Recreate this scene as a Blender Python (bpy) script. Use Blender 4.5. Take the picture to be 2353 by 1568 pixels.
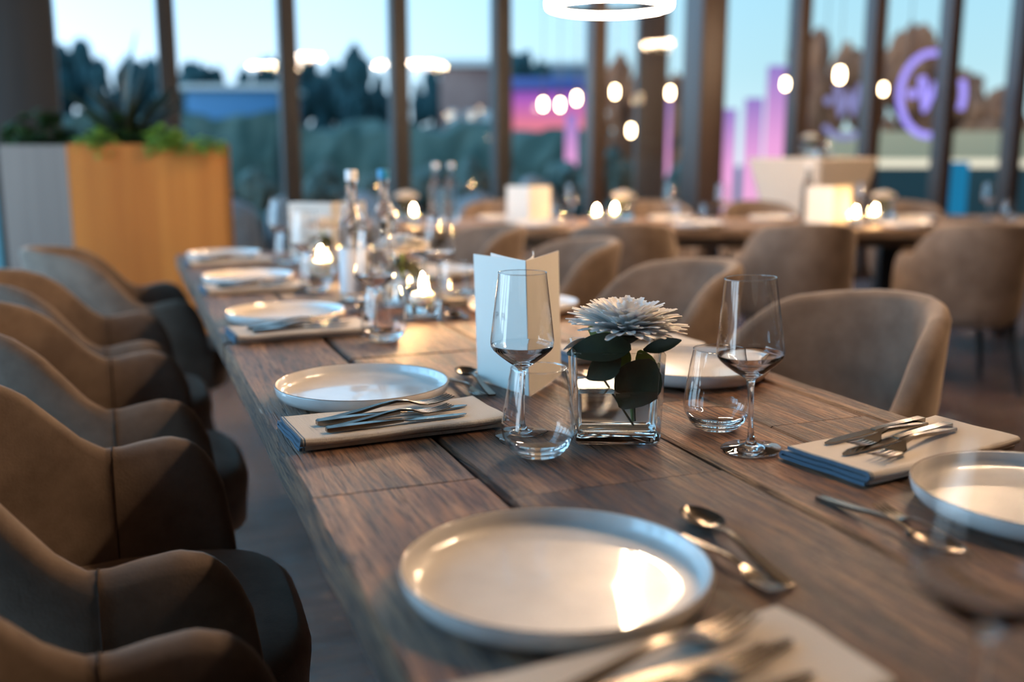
import bpy, bmesh, math, random
from mathutils import Vector, Matrix, noise
random.seed(7)
PI = math.pi
S = bpy.context.scene
for o in list(bpy.data.objects): bpy.data.objects.remove(o)
C = S.collection

# ------------------------------------------------------------------ camera, sky, exposure
YAW = math.radians(21.0); PITCH = math.atan((784 - 362) / 2288.0); CAMZ = 1.117
cam_d = bpy.data.cameras.new('camera'); cam = bpy.data.objects.new('camera', cam_d); C.objects.link(cam)
cam_d.sensor_width = 36.0; cam_d.lens = 35.0; cam_d.clip_start = 0.02; cam_d.clip_end = 500
cam.location = (0, 0, CAMZ); cam.rotation_euler = (PI / 2 - PITCH, 0, -YAW)
cam_d.dof.use_dof = True; cam_d.dof.focus_distance = 1.36; cam_d.dof.aperture_fstop = 1.8
S.camera = cam
S.view_settings.view_transform = 'Standard'; S.view_settings.look = 'None'
S.view_settings.exposure = 0.85; S.view_settings.gamma = 1.0; S.view_settings.use_curve_mapping = False
cy = S.cycles
cy.max_bounces = 14; cy.transmission_bounces = 14; cy.transparent_max_bounces = 24; cy.diffuse_bounces = 4; cy.glossy_bounces = 6
cy.sample_clamp_indirect = 5.0; cy.blur_glossy = 0.6; cy.use_denoising = True

W = bpy.data.worlds.new('dusk_sky'); S.world = W; W.use_nodes = True
nt = W.node_tree; nt.nodes.clear()
w_out = nt.nodes.new('ShaderNodeOutputWorld'); w_bg = nt.nodes.new('ShaderNodeBackground')
w_tc = nt.nodes.new('ShaderNodeTexCoord'); w_sep = nt.nodes.new('ShaderNodeSeparateXYZ')
nt.links.new(w_tc.outputs['Generated'], w_sep.inputs[0])
def ramp(tree, stops, interp='LINEAR'):
    r = tree.nodes.new('ShaderNodeValToRGB'); r.color_ramp.interpolation = interp
    e = r.color_ramp.elements
    while len(e) > 1: e.remove(e[0])
    e[0].position = stops[0][0]; e[0].color = (*stops[0][1], 1)
    for p, c in stops[1:]:
        q = e.new(p); q.color = (*c, 1)
    return r
# elevation: pale at the horizon, deep blue overhead; the glow of the set sun lies towards +Y, cooler towards +X
w_ra = ramp(nt, [(0.0, (0.62, 0.80, 0.96)), (0.10, (0.54, 0.78, 1.02)), (0.25, (0.33, 0.74, 1.15)), (0.5, (0.22, 0.56, 0.92)), (1.0, (0.12, 0.36, 0.70))])
w_rb = ramp(nt, [(0.0, (0.42, 0.55, 0.58)), (0.08, (0.30, 0.48, 0.545)), (0.25, (0.20, 0.44, 0.60)), (0.5, (0.16, 0.44, 0.72)), (1.0, (0.12, 0.36, 0.70))])
nt.links.new(w_sep.outputs['Z'], w_ra.inputs[0]); nt.links.new(w_sep.outputs['Z'], w_rb.inputs[0])
w_az = nt.nodes.new('ShaderNodeMapRange'); w_az.inputs['From Min'].default_value = 0.05; w_az.inputs['From Max'].default_value = 0.62
w_az.interpolation_type = 'SMOOTHSTEP'
nt.links.new(w_sep.outputs['X'], w_az.inputs['Value'])
w_mix = nt.nodes.new('ShaderNodeMix'); w_mix.data_type = 'RGBA'
nt.links.new(w_az.outputs[0], w_mix.inputs[0]); nt.links.new(w_ra.outputs[0], w_mix.inputs[6]); nt.links.new(w_rb.outputs[0], w_mix.inputs[7])
w_gl = nt.nodes.new('ShaderNodeMapRange'); w_gl.interpolation_type = 'SMOOTHSTEP'
for k_, v_ in (('From Min', -1.0), ('From Max', 0.1), ('To Min', 4.2), ('To Max', 1.0)): w_gl.inputs[k_].default_value = v_
nt.links.new(w_sep.outputs['X'], w_gl.inputs['Value']); nt.links.new(w_gl.outputs[0], w_bg.inputs['Strength'])
nt.links.new(w_mix.outputs[2], w_bg.inputs['Color'])
nt.links.new(w_bg.outputs[0], w_out.inputs[0])
RING_WARM = (1.0, 0.68, 0.42); RING_STRENGTH = 200.0

# ------------------------------------------------------------------ helpers
def ground(u, v):
    """u metres to the right of and v metres ahead of the standing point -> room X, Y"""
    return (u * math.cos(YAW) + v * math.sin(YAW), -u * math.sin(YAW) + v * math.cos(YAW))
def sight(px, py, v):
    """room point seen at photo pixel (px, py), v metres ahead"""
    cp, sp = math.cos(PITCH), math.sin(PITCH)
    a, b = (px - 1176.5) / 2288.0, (784 - py) / 2288.0
    fwd = cp + b * sp; up = -sp + b * cp
    t = v / fwd
    x, y = ground(a * t, v)
    return Vector((x, y, CAMZ + up * t))

def new_mat(name):
    m = bpy.data.materials.new(name); m.use_nodes = True
    return m, m.node_tree, m.node_tree.nodes['Principled BSDF']
def setv(b, **k):
    for n, v in k.items():
        n = n.replace('_', ' ')
        if n in b.inputs:
            b.inputs[n].default_value = (*v, 1) if b.inputs[n].type == 'RGBA' else v
def plain(name, col, rough=0.5, metal=0.0, **k):
    m, t, b = new_mat(name); setv(b, Base_Color=col, Roughness=rough, Metallic=metal, **k); return m
def emit(name, col, s):
    m = bpy.data.materials.new(name); m.use_nodes = True; t = m.node_tree; t.nodes.clear()
    o = t.nodes.new('ShaderNodeOutputMaterial'); e = t.nodes.new('ShaderNodeEmission')
    e.inputs[0].default_value = (*col, 1); e.inputs[1].default_value = s; t.links.new(e.outputs[0], o.inputs[0]); return m
def tex_noise(t, scale, detail=4, rough=0.55, stretch=(1, 1, 1), coord='Object', vary=True):
    tc = t.nodes.new('ShaderNodeTexCoord'); mp = t.nodes.new('ShaderNodeMapping'); mp.inputs['Scale'].default_value = stretch
    t.links.new(tc.outputs[coord], mp.inputs[0])
    src = mp.outputs[0]
    if vary:
        oi = t.nodes.new('ShaderNodeObjectInfo'); mu = t.nodes.new('ShaderNodeMath'); mu.operation = 'MULTIPLY'; mu.inputs[1].default_value = 37.0
        ad = t.nodes.new('ShaderNodeVectorMath'); ad.operation = 'ADD'
        t.links.new(oi.outputs['Random'], mu.inputs[0]); t.links.new(src, ad.inputs[0]); t.links.new(mu.outputs[0], ad.inputs[1]); src = ad.outputs[0]
    n = t.nodes.new('ShaderNodeTexNoise'); n.inputs['Scale'].default_value = scale; n.inputs['Detail'].default_value = detail; n.inputs['Roughness'].default_value = rough
    t.links.new(src, n.inputs['Vector']); return n
def mottled(name, c1, c2, scale, rough=0.6, stretch=(1, 1, 1), bump=0.0, lo=0.35, hi=0.65, **k):
    m, t, b = new_mat(name); n = tex_noise(t, scale, stretch=stretch)
    r = ramp(t, [(lo, c1), (hi, c2)]); t.links.new(n.outputs[0], r.inputs[0]); t.links.new(r.outputs[0], b.inputs['Base Color'])
    setv(b, Roughness=rough, **k)
    if bump:
        bp = t.nodes.new('ShaderNodeBump'); bp.inputs['Strength'].default_value = bump; bp.inputs['Distance'].default_value = 0.01
        t.links.new(n.outputs[0], bp.inputs['Height']); t.links.new(bp.outputs[0], b.inputs['Normal'])
    return m

def mk_mesh(name, verts, faces, mat, smooth=True, angle=45):
    me = bpy.data.meshes.new(name); me.from_pydata([tuple(v) for v in verts], [], faces); me.update()
    bm = bmesh.new(); bm.from_mesh(me); bmesh.ops.recalc_face_normals(bm, faces=bm.faces); bm.to_mesh(me); bm.free()
    if mat is not None: me.materials.append(mat)
    if smooth:
        me.polygons.foreach_set('use_smooth', [True] * len(me.polygons))
        me.set_sharp_from_angle(angle=math.radians(angle))
    return me
class MB:
    def __init__(s): s.v = []; s.f = []
    def add(s, vf):
        b = len(s.v); s.v += [Vector(p) for p in vf[0]]; s.f += [tuple(i + b for i in q) for q in vf[1]]; return s
    def mesh(s, name, mat, smooth=True, angle=45): return mk_mesh(name, s.v, s.f, mat, smooth, angle)
def box(c, d, M=None):
    x, y, z = d[0] / 2, d[1] / 2, d[2] / 2
    v = [Vector((c[0] + a * x, c[1] + b * y, c[2] + e * z)) for a in (-1, 1) for b in (-1, 1) for e in (-1, 1)]
    if M is not None: v = [M @ p for p in v]
    return v, [(0, 1, 3, 2), (4, 6, 7, 5), (0, 4, 5, 1), (2, 3, 7, 6), (0, 2, 6, 4), (1, 5, 7, 3)]
def rbox(c, d, r=0.004):
    """box with chamfered edges"""
    me = bmesh.new(); bmesh.ops.create_cube(me, size=1)
    for v in me.verts: v.co = Vector((c[0] + v.co.x * d[0], c[1] + v.co.y * d[1], c[2] + v.co.z * d[2]))
    bmesh.ops.bevel(me, geom=list(me.edges), offset=r, segments=2, profile=0.5, affect='EDGES')
    v = [p.co.copy() for p in me.verts]; f = [tuple(q.index for q in p.verts) for p in me.faces]; me.free(); return v, f
def lathe(prof, n=32, c=(0, 0, 0)):
    v = []; f = []; rows = []
    for r, z in prof:
        if r < 1e-6: rows.append([len(v)]); v.append(Vector((c[0], c[1], c[2] + z)))
        else:
            rows.append(list(range(len(v), len(v) + n)))
            v += [Vector((c[0] + r * math.cos(2 * PI * i / n), c[1] + r * math.sin(2 * PI * i / n), c[2] + z)) for i in range(n)]
    for a, b in zip(rows, rows[1:]):
        for i in range(n):
            j = (i + 1) % n
            if len(a) == 1 and len(b) == 1: continue
            if len(a) == 1: f.append((a[0], b[j], b[i]))
            elif len(b) == 1: f.append((a[i], a[j], b[0]))
            else: f.append((a[i], a[j], b[j], b[i]))
    return v, f
def loft(secs, cap=True, closed=True):
    n = len(secs[0]); v = [Vector(p) for s in secs for p in s]; f = []
    for k in range(len(secs) - 1):
        for i in range(n if closed else n - 1):
            j = (i + 1) % n; f.append((k * n + i, k * n + j, (k + 1) * n + j, (k + 1) * n + i))
    if cap and closed:
        f.append(tuple(range(n))); f.append(tuple(range((len(secs) - 1) * n, len(secs) * n)))
    return v, f
def tube(pts, r, n=8, cap=True):
    pts = [Vector(p) for p in pts]; secs = []; ref = Vector((0, 0, 1))
    for i, p in enumerate(pts):
        d = (pts[min(i + 1, len(pts) - 1)] - pts[max(i - 1, 0)]).normalized()
        a = d.cross(ref if abs(d.dot(ref)) < 0.95 else Vector((1, 0, 0))).normalized(); b = d.cross(a)
        if i and a.dot(pa) < 0: a = -a; b = -b
        pa = a
        rr = r[i] if isinstance(r, (list, tuple)) else r
        secs.append([p + (a * math.cos(2 * PI * k / n) + b * math.sin(2 * PI * k / n)) * rr for k in range(n)])
    return loft(secs, cap)
def obj(name, me, parent=None, loc=(0, 0, 0), rot=(0, 0, 0), scale=None, kind=None, label=None):
    o = bpy.data.objects.new(name, me); C.objects.link(o); o.parent = parent; o.location = loc; o.rotation_euler = rot
    if scale: o.scale = scale
    if kind: o['kind'] = kind
    if label: o['label'] = label
    return o
def thing(name, label, cat, loc=(0, 0, 0), rz=0.0, group=None, me=None, rot=None):
    o = obj(name, me, None, loc, rot if rot else (0, 0, rz)); o['label'] = label; o['category'] = cat
    if group: o['group'] = group
    return o
_cache = {}
def shared(key, fn):
    if key not in _cache: _cache[key] = fn()
    return _cache[key]
def struct(name, me, label=None, parent=None, loc=(0, 0, 0), rot=(0, 0, 0)):
    o = obj(name, me, parent, loc, rot)
    if parent is None: o['kind'] = 'structure'
    if label: o['label'] = label
    return o

# ------------------------------------------------------------------ materials
def wood_mat(name, c_dark, c_mid, c_light, along='Y', rough=0.55, crack=0.8):
    m, t, b = new_mat(name)
    st = (9, 0.55, 9) if along == 'Y' else (0.55, 9, 9)
    n1 = tex_noise(t, 3.0, 6, 0.62, st)                       # broad grain
    n2 = tex_noise(t, 24.0, 6, 0.75, st)                      # fine fibres
    n4 = tex_noise(t, 4.5, 3, 0.6, (9, .4, 9) if along == 'Y' else (.4, 9, 9))   # long drying cracks
    n3 = tex_noise(t, 1.6, 3, 0.5, (1, 1, 1))                 # weathered patches
    r1 = ramp(t, [(0.30, c_dark), (0.5, c_mid), (0.72, c_light)]); t.links.new(n1.outputs[0], r1.inputs[0])
    r2 = ramp(t, [(0.38, (0.26, 0.22, 0.20)), (0.50, (0.95, 0.95, 0.95)), (0.62, (1.25, 1.22, 1.2))]); t.links.new(n2.outputs[0], r2.inputs[0])
    r4 = ramp(t, [(0.478, (1, 1, 1)), (0.493, (0.22, 0.18, 0.16)), (0.503, (0.22, 0.18, 0.16)), (0.520, (1, 1, 1))]); t.links.new(n4.outputs[0], r4.inputs[0])
    m4 = t.nodes.new('ShaderNodeMix'); m4.data_type = 'RGBA'; m4.blend_type = 'MULTIPLY'; m4.inputs[0].default_value = crack
    t.links.new(r2.outputs[0], m4.inputs[6]); t.links.new(r4.outputs[0], m4.inputs[7])
    mx = t.nodes.new('ShaderNodeMix'); mx.data_type = 'RGBA'; mx.blend_type = 'MULTIPLY'; mx.inputs[0].default_value = crack
    t.links.new(r1.outputs[0], mx.inputs[6]); t.links.new(m4.outputs[2], mx.inputs[7])
    oi = t.nodes.new('ShaderNodeObjectInfo'); mr = t.nodes.new('ShaderNodeMapRange'); mr.inputs['To Min'].default_value = 0.62; mr.inputs['To Max'].default_value = 1.32
    t.links.new(oi.outputs['Random'], mr.inputs[0])
    r3 = ramp(t, [(0.35, (0.78, 0.74, 0.72)), (0.65, (1.15, 1.12, 1.1))]); t.links.new(n3.outputs[0], r3.inputs[0])
    m2 = t.nodes.new('ShaderNodeMix'); m2.data_type = 'RGBA'; m2.blend_type = 'MULTIPLY'; m2.inputs[0].default_value = 1
    t.links.new(mx.outputs[2], m2.inputs[6]); t.links.new(r3.outputs[0], m2.inputs[7])
    sc = t.nodes.new('ShaderNodeVectorMath'); sc.operation = 'SCALE'; t.links.new(m2.outputs[2], sc.inputs[0]); t.links.new(mr.outputs[0], sc.inputs['Scale'])
    t.links.new(sc.outputs[0], b.inputs['Base Color'])
    bp = t.nodes.new('ShaderNodeBump'); bp.inputs['Strength'].default_value = 0.7; bp.inputs['Distance'].default_value = 0.004
    t.links.new(m4.outputs[2], bp.inputs['Height']); t.links.new(bp.outputs[0], b.inputs['Normal'])
    setv(b, Roughness=rough); return m
M_table = wood_mat('reclaimed_oak', (0.058, 0.023, 0.009), (0.205, 0.090, 0.037), (0.36, 0.19, 0.090), rough=0.48, crack=.95)
M_table2 = wood_mat('honey_oak', (0.12, 0.065, 0.03), (0.26, 0.155, 0.08), (0.36, 0.23, 0.13), along='X', rough=0.5)
M_floor = wood_mat('brown_floor_boards', (0.06, 0.03, 0.02), (0.12, 0.062, 0.04), (0.17, 0.09, 0.06), along='X', rough=0.14, crack=0.35)
M_floor.node_tree.nodes['Principled BSDF'].inputs['IOR'].default_value = 1.95
M_black = plain('black_steel', (0.012, 0.012, 0.013), 0.42)
M_post = mottled('dark_bronze_post', (0.010, 0.0075, 0.006), (0.017, 0.012, 0.009), 3, 0.65, (6, 6, .4))
M_pillar = mottled('brown_pillar', (0.028, 0.015, 0.010), (0.050, 0.027, 0.017), 3, 0.5, (6, 6, .4))
M_wall = mottled('dark_plaster', (0.030, 0.027, 0.026), (0.045, 0.04, 0.038), 4, 0.8)
M_ceil = mottled('dark_ceiling', (0.05, 0.045, 0.042), (0.07, 0.062, 0.056), 2, 0.8)

def fabric_velvet(name, c1, c2):
    m, t, b = new_mat(name)
    n = tex_noise(t, 9.0, 6, 0.65); n2 = tex_noise(t, 260.0, 2, 0.5)
    r = ramp(t, [(0.34, c1), (0.68, c2)]); t.links.new(n.outputs[0], r.inputs[0]); t.links.new(r.outputs[0], b.inputs['Base Color'])
    bp = t.nodes.new('ShaderNodeBump'); bp.inputs['Strength'].default_value = 0.25; bp.inputs['Distance'].default_value = 0.002
    t.links.new(n2.outputs[0], bp.inputs['Height']); t.links.new(bp.outputs[0], b.inputs['Normal'])
    setv(b, Roughness=0.85, Sheen_Weight=0.4, Sheen_Roughness=0.4, Sheen_Tint=(0.9, 0.72, 0.58)); return m
M_velvet = fabric_velvet('taupe_velvet', (0.110, 0.074, 0.053), (0.190, 0.136, 0.102))
M_seam = plain('dark_seam', (0.05, 0.03, 0.02), 0.9)

M_glass = bpy.data.materials.new('clear_glass'); M_glass.use_nodes = True
_b = M_glass.node_tree.nodes['Principled BSDF']; setv(_b, Base_Color=(1, 1, 1), Roughness=0.0, IOR=1.48, Transmission_Weight=1.0)
M_water = bpy.data.materials.new('water'); M_water.use_nodes = True
_b = M_water.node_tree.nodes['Principled BSDF']; setv(_b, Base_Color=(1, 1, 1), Roughness=0.0, IOR=1.33, Transmission_Weight=1.0)
def thin_glass(name, tint=(1, 1, 1), gain=1.7):
    m = bpy.data.materials.new(name); m.use_nodes = True; t = m.node_tree; t.nodes.clear()
    o = t.nodes.new('ShaderNodeOutputMaterial'); a = t.nodes.new('ShaderNodeBsdfTransparent'); g = t.nodes.new('ShaderNodeBsdfGlossy')
    a.inputs[0].default_value = (*tint, 1); g.inputs['Roughness'].default_value = 0.0
    lw = t.nodes.new('ShaderNodeLayerWeight'); pw = t.nodes.new('ShaderNodeMath'); pw.operation = 'POWER'; pw.inputs[1].default_value = 5.0
    fr = t.nodes.new('ShaderNodeMath'); fr.operation = 'MULTIPLY_ADD'; fr.inputs[1].default_value = 0.96; fr.inputs[2].default_value = 0.04
    t.links.new(lw.outputs['Facing'], pw.inputs[0]); t.links.new(pw.outputs[0], fr.inputs[0])
    mu = t.nodes.new('ShaderNodeMath'); mu.operation = 'MULTIPLY'; mu.use_clamp = True; mu.inputs[1].default_value = gain
    mx = t.nodes.new('ShaderNodeMixShader'); t.links.new(fr.outputs[0], mu.inputs[0]); t.links.new(mu.outputs[0], mx.inputs[0])
    t.links.new(a.outputs[0], mx.inputs[1]); t.links.new(g.outputs[0], mx.inputs[2]); t.links.new(mx.outputs[0], o.inputs[0]); return m
M_pane = thin_glass('window_pane', (0.97, 0.985, 0.98), 0.9)
M_vase = thin_glass('cast_glass', (0.98, 0.985, 0.98), 1.3)
M_thin = thin_glass('blown_glass', (0.985, 0.99, 0.99), 2.2)

M_plate = mottled('glazed_stoneware', (0.74, 0.70, 0.665), (0.80, 0.765, 0.73), 30, 0.30, Coat_Weight=0.9, Coat_Roughness=0.035)
M_platerim = plain('raw_rim', (0.16, 0.11, 0.08), 0.6)
M_steel = plain('dark_champagne_steel', (0.20, 0.17, 0.14), 0.22, 1.0)
M_paper = plain('cream_card', (0.80, 0.77, 0.71), 0.85)
M_page = plain('white_page', (0.85, 0.84, 0.82), 0.85)
M_ink = plain('grey_ink', (0.18, 0.18, 0.19), 0.8)
def linen_mat():
    m, t, b = new_mat('natural_linen')
    tc = t.nodes.new('ShaderNodeTexCoord'); sp = t.nodes.new('ShaderNodeSeparateXYZ'); t.links.new(tc.outputs['Object'], sp.inputs[0])
    base = (0.60, 0.53, 0.45); blue = (0.085, 0.14, 0.20)
    mr = t.nodes.new('ShaderNodeMapRange'); mr.inputs['From Min'].default_value = -0.146; mr.inputs['From Max'].default_value = 0.146
    t.links.new(sp.outputs[0], mr.inputs[0])
    r = ramp(t, [(0.0, blue), (0.020, (0.55, 0.53, 0.50)), (0.026, blue), (0.034, base)], 'CONSTANT')
    t.links.new(mr.outputs[0], r.inputs[0]); t.links.new(r.outputs[0], b.inputs['Base Color'])
    wv = [t.nodes.new('ShaderNodeTexWave') for _ in range(2)]
    for w_, d_ in zip(wv, ('X', 'Y')):
        w_.bands_direction = d_; w_.inputs['Scale'].default_value = 150.0; w_.inputs['Distortion'].default_value = 1.0; t.links.new(tc.outputs['Object'], w_.inputs['Vector'])
    ad = t.nodes.new('ShaderNodeMath'); ad.operation = 'ADD'; t.links.new(wv[0].outputs[1], ad.inputs[0]); t.links.new(wv[1].outputs[1], ad.inputs[1])
    bp = t.nodes.new('ShaderNodeBump'); bp.inputs['Strength'].default_value = 0.35; bp.inputs['Distance'].default_value = 0.001
    t.links.new(ad.outputs[0], bp.inputs['Height']); t.links.new(bp.outputs[0], b.inputs['Normal'])
    setv(b, Roughness=0.95, Sheen_Weight=0.15); return m
M_linen = linen_mat()
M_petal = plain('white_petal', (0.90, 0.88, 0.86), 0.6, Subsurface_Weight=0.15, Subsurface_Radius=(0.01, 0.008, 0.006))
M_leaf = mottled('dark_leaf', (0.016, 0.022, 0.008), (0.032, 0.040, 0.014), 30, 0.6)
def leaf_translucent(name, c):
    m, t, b = new_mat(name); setv(b, Base_Color=c, Roughness=0.5)
    tr = t.nodes.new('ShaderNodeBsdfTranslucent'); tr.inputs[0].default_value = (c[0] * 1.6, c[1] * 1.6, c[2] * 1.2, 1)
    mx = t.nodes.new('ShaderNodeMixShader'); mx.inputs[0].default_value = 0.4
    t.links.new(b.outputs[0], mx.inputs[1]); t.links.new(tr.outputs[0], mx.inputs[2]); t.links.new(mx.outputs[0], t.nodes['Material Output'].inputs[0]); return m
M_leaf2 = leaf_translucent('fresh_leaf', (0.17, 0.22, 0.06))
M_stem = plain('green_stem', (0.12, 0.19, 0.05), 0.5)
M_wax = plain('white_wax', (0.86, 0.82, 0.74), 0.5, Subsurface_Weight=0.4, Subsurface_Radius=(0.03, 0.02, 0.01))
M_flame = emit('candle_flame', (1.0, 0.56, 0.23), 520)
M_wick = plain('wick', (0.02, 0.02, 0.02), 0.9)
M_ring = emit('ring_lamp_diffuser', RING_WARM, RING_STRENGTH)
M_reflection = emit('lamp_reflection_glow', (1.0, 0.70, 0.40), 14)
M_label = plain('frosted_label', (0.70, 0.68, 0.68), 0.6)
M_capwhite = plain('white_cap', (0.82, 0.83, 0.84), 0.4)
M_capblue = plain('blue_cap', (0.02, 0.27, 0.50), 0.4)

# ------------------------------------------------------------------ room shell
X0, X1, Y0, Y1, H = -2.3, 10.0, -4.5, 7.55, 3.2
struct('floor', MB().add(box(((X0 + X1) / 2, (Y0 + Y1) / 2, -0.05), (X1 - X0 + .4, Y1 - Y0 + .4, 0.1))).mesh('floor', M_floor, False), 'glossy brown wooden floor')
struct('ceiling', MB().add(box(((X0 + X1) / 2, (Y0 + Y1) / 2, H + 0.1), (X1 - X0 + .6, Y1 - Y0 + .6, 0.2))).mesh('ceiling', M_ceil, False), 'dark ceiling')
struct('wall_back', MB().add(box(((X0 + X1) / 2, Y0 - 0.1, H / 2), (X1 - X0 + .4, 0.2, H))).mesh('wall_back', M_wall, False))
struct('wall_right', MB().add(box((X1 + 0.1, (Y0 + Y1) / 2, H / 2), (0.2, Y1 - Y0, H))).mesh('wall_right', M_wall, False))

# front glazing: posts with panes between
posts = [-2.15, -1.32, -0.58, 0.33, 1.155, 1.98, 2.805, 3.63, 4.60, 5.60, 6.41, 7.28, 8.15, 9.0, 9.85]
ti = 0
for k, x in enumerate(posts):
    ti += 1
    if abs(x + 0.58) < .01: w, d, m = 0.42, 0.30, M_post
    elif abs(x - 4.60) < .01: w, d, m = 0.24, 0.30, M_pillar
    else: w, d, m = 0.125, 0.16, (M_post if x < 3 else M_pillar)
    mb = MB().add(rbox((0, 0, H / 2), (w, d, H), 0.006))
    struct('trim_%d' % ti, mb.mesh('window_post', m, True, 30), 'dark upright window post', None, (x, Y1 - d / 2 + 0.08, 0))
for k, (a, b) in enumerate(zip(posts, posts[1:])):
    c, w = (a + b) / 2, b - a - 0.12
    fm = MB().add(box((0, 0, 0.04), (w, 0.10, 0.08))).add(box((0, 0, H - 0.05), (w, 0.10, 0.10))).mesh('window_rails', M_post, False)
    wd = struct('window_%d' % (k + 1), fm, 'tall glazed window bay', None, (c, Y1 + 0.02, 0))
    obj('pane', MB().add(([(-w / 2, 0, .08), (w / 2, 0, .08), (w / 2, 0, H - .1), (-w / 2, 0, H - .1)], [(0, 1, 2, 3)])).mesh('pane', M_pane, False), wd)
# left glazing, outside the frame: daylight enters here
lposts = [0.75, 1.5, 2.2, 3.3, 4.4, 5.5, 6.6, 7.5]
nwin = len(posts) - 1
struct('wall_left', MB().add(box((X0, (Y0 + .69) / 2, H / 2), (0.2, .69 - Y0, H))).mesh('wall_left', M_wall, False))
for k, y in enumerate(lposts):
    ti += 1
    struct('trim_%d' % ti, MB().add(rbox((0, 0, H / 2), (0.16, 0.12, H), 0.006)).mesh('window_post', M_post, True, 30), 'dark upright window post', None, (X0, y, 0))
for k, (a, b) in enumerate(zip(lposts, lposts[1:])):
    nwin += 1; w = b - a - 0.12
    fm = MB().add(box((0, 0, 0.04), (0.10, w, 0.08))).add(box((0, 0, H - 0.05), (0.10, w, 0.10))).mesh('window_rails', M_post, False)
    wd = struct('window_%d' % nwin, fm, 'tall glazed window bay', None, (X0 - 0.02, (a + b) / 2, 0))
    obj('pane', MB().add(([(0, -w / 2, .08), (0, w / 2, .08), (0, w / 2, H - .1), (0, -w / 2, H - .1)], [(0, 1, 2, 3)])).mesh('pane', M_pane, False), wd)

# ------------------------------------------------------------------ main table: reclaimed boards
TZ = 0.75; TX0, TX1, TY0, TY1 = 0.165, 1.032, -0.30, 4.05
def plank_mesh(w, L, t, mat, seed, axis='Y', jit=0.0012):
    rnd = random.Random(seed); n = max(6, int(L / 0.09)); secs = []
    jl = [rnd.uniform(-jit, jit) for _ in range(n + 1)]; jr = [rnd.uniform(-jit, jit) for _ in range(n + 1)]
    for i in range(n + 1):
        y = L * i / n
        if i in (0, n): y += 0
        a, b = jl[i] * (1 if rnd.random() < .8 else 2.2), w + jr[i] * (1 if rnd.random() < .8 else 2.2)
        r = 0.003 + rnd.uniform(0, 0.003); q = rnd.uniform(-0.0008, 0.0)
        s = [(a, y, -t), (b, y, -t), (b, y, -r), (b - r, y, q), (a + r, y, q), (a, y, -r)]
        secs.append([(p[0], p[1], p[2]) if axis == 'Y' else (p[1], p[0], p[2]) for p in s])
    return MB().add(loft(secs)).mesh('plank', mat, True, 25)
table = thing('dining_table', 'long dining table of weathered reclaimed oak boards in the foreground', 'table', (0, 0, 0))
rows = [(0.165, 0.364, [-0.30, 1.055, 2.05, 3.15, 4.05]), (0.369, 0.648, [-0.30, 0.98, 1.80, 2.92, 4.05]),
        (0.6525, 0.812, [-0.30, 1.30, 2.55, 4.05]), (0.815, 0.978, [-0.30, 0.42, 1.125, 2.30, 3.4, 4.05]), (0.9815, 1.032, [-0.30, 1.6, 4.05])]
sd = 0
for a, b, ys in rows:
    for y0, y1 in zip(ys, ys[1:]):
        sd += 1
        obj('plank', plank_mesh(b - a, y1 - y0 - 0.0055, 0.048, M_table, sd), table, (a, y0, TZ - (0.0 if sd % 2 else 0.0012)))
obj('underframe', MB().add(box((0.6, 1.9, 0.672), (0.70, 4.0, 0.055))).mesh('underframe', M_table, False), table)
for x in (0.58, 0.86):
    for y in (0.25, 3.30):
        obj('leg', MB().add(rbox((x, y, 0.322), (0.11, 0.11, 0.644), 0.005)).mesh('leg', M_table, True, 30), table)

# ------------------------------------------------------------------ chairs
def rim_height(ph):                       # ph 0 at the side, 1 at the middle of the back
    pts = [(0, .648), (.06, .668), (.12, .703), (.21, .757), (.30, .788), (.395, .806), (.55, .816), (.8, .825), (1, .826)]
    for (a, b), (c, d) in zip(pts, pts[1:]):
        if ph <= c:
            t = (ph - a) / (c - a); return b + (d - b) * t
    return pts[-1][1]
def arm_height(x):
    pts = [(.02, .648), (.045, .648), (.08, .655), (.12, .660), (.155, .650), (.18, .625), (.20, .585), (.213, .53), (.218, .47)]
    for (a, b), (c, d) in zip(pts, pts[1:]):
        if x <= c:
            t = max(0, (x - a) / (c - a)); return b + (d - b) * t
    return pts[-1][1]
def shell_path():
    P = []
    for i in range(20):
        x = .218 - (.198) * (1 - (1 - i / 20) ** 1.5); P.append((x, .262 - .012 * max(0, (x - .05) / .17) ** 2, (0, 1), arm_height(x), 0.0))
    n = 30
    for i in range(n + 1):
        a = PI / 2 * i / n
        cx_, sx_ = max(0, math.cos(a)) ** 0.95, math.sin(a) ** 0.98
        P.append((.02 - .28 * sx_, .262 * cx_ * (1 - .20 * math.sin(a)), (-math.sin(a), math.cos(a)), rim_height(i / n), math.sin(a)))
    full = P + [(x, -y, (n_[0], -n_[1]), h, s) for x, y, n_, h, s in reversed(P[:-1])]
    return full
def shell_section(p):
    x, y, nrm, h, s = p
    sec = []
    for off, z in [(-.085, .345), (-.035, .335), (.000, .35), (.016, .40), (.022, .46), (.024, (h + .46) / 2), (.023, h - .022), (.016, h - .007), (.003, h), (-.012, h - .004), (-.021, h - .018), (-.026, (h + .44) / 2), (-.034, .44), (-.075, .40)]:
        z = min(z, h) if z > .46 else z
        lean = max(0, z - .42) * .17 * s
        sec.append((x + nrm[0] * off - lean, y + nrm[1] * off, z))
    return sec
def chair_shell(): return MB().add(loft([shell_section(p) for p in shell_path()])).mesh('shell', M_velvet, True, 60)
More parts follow.
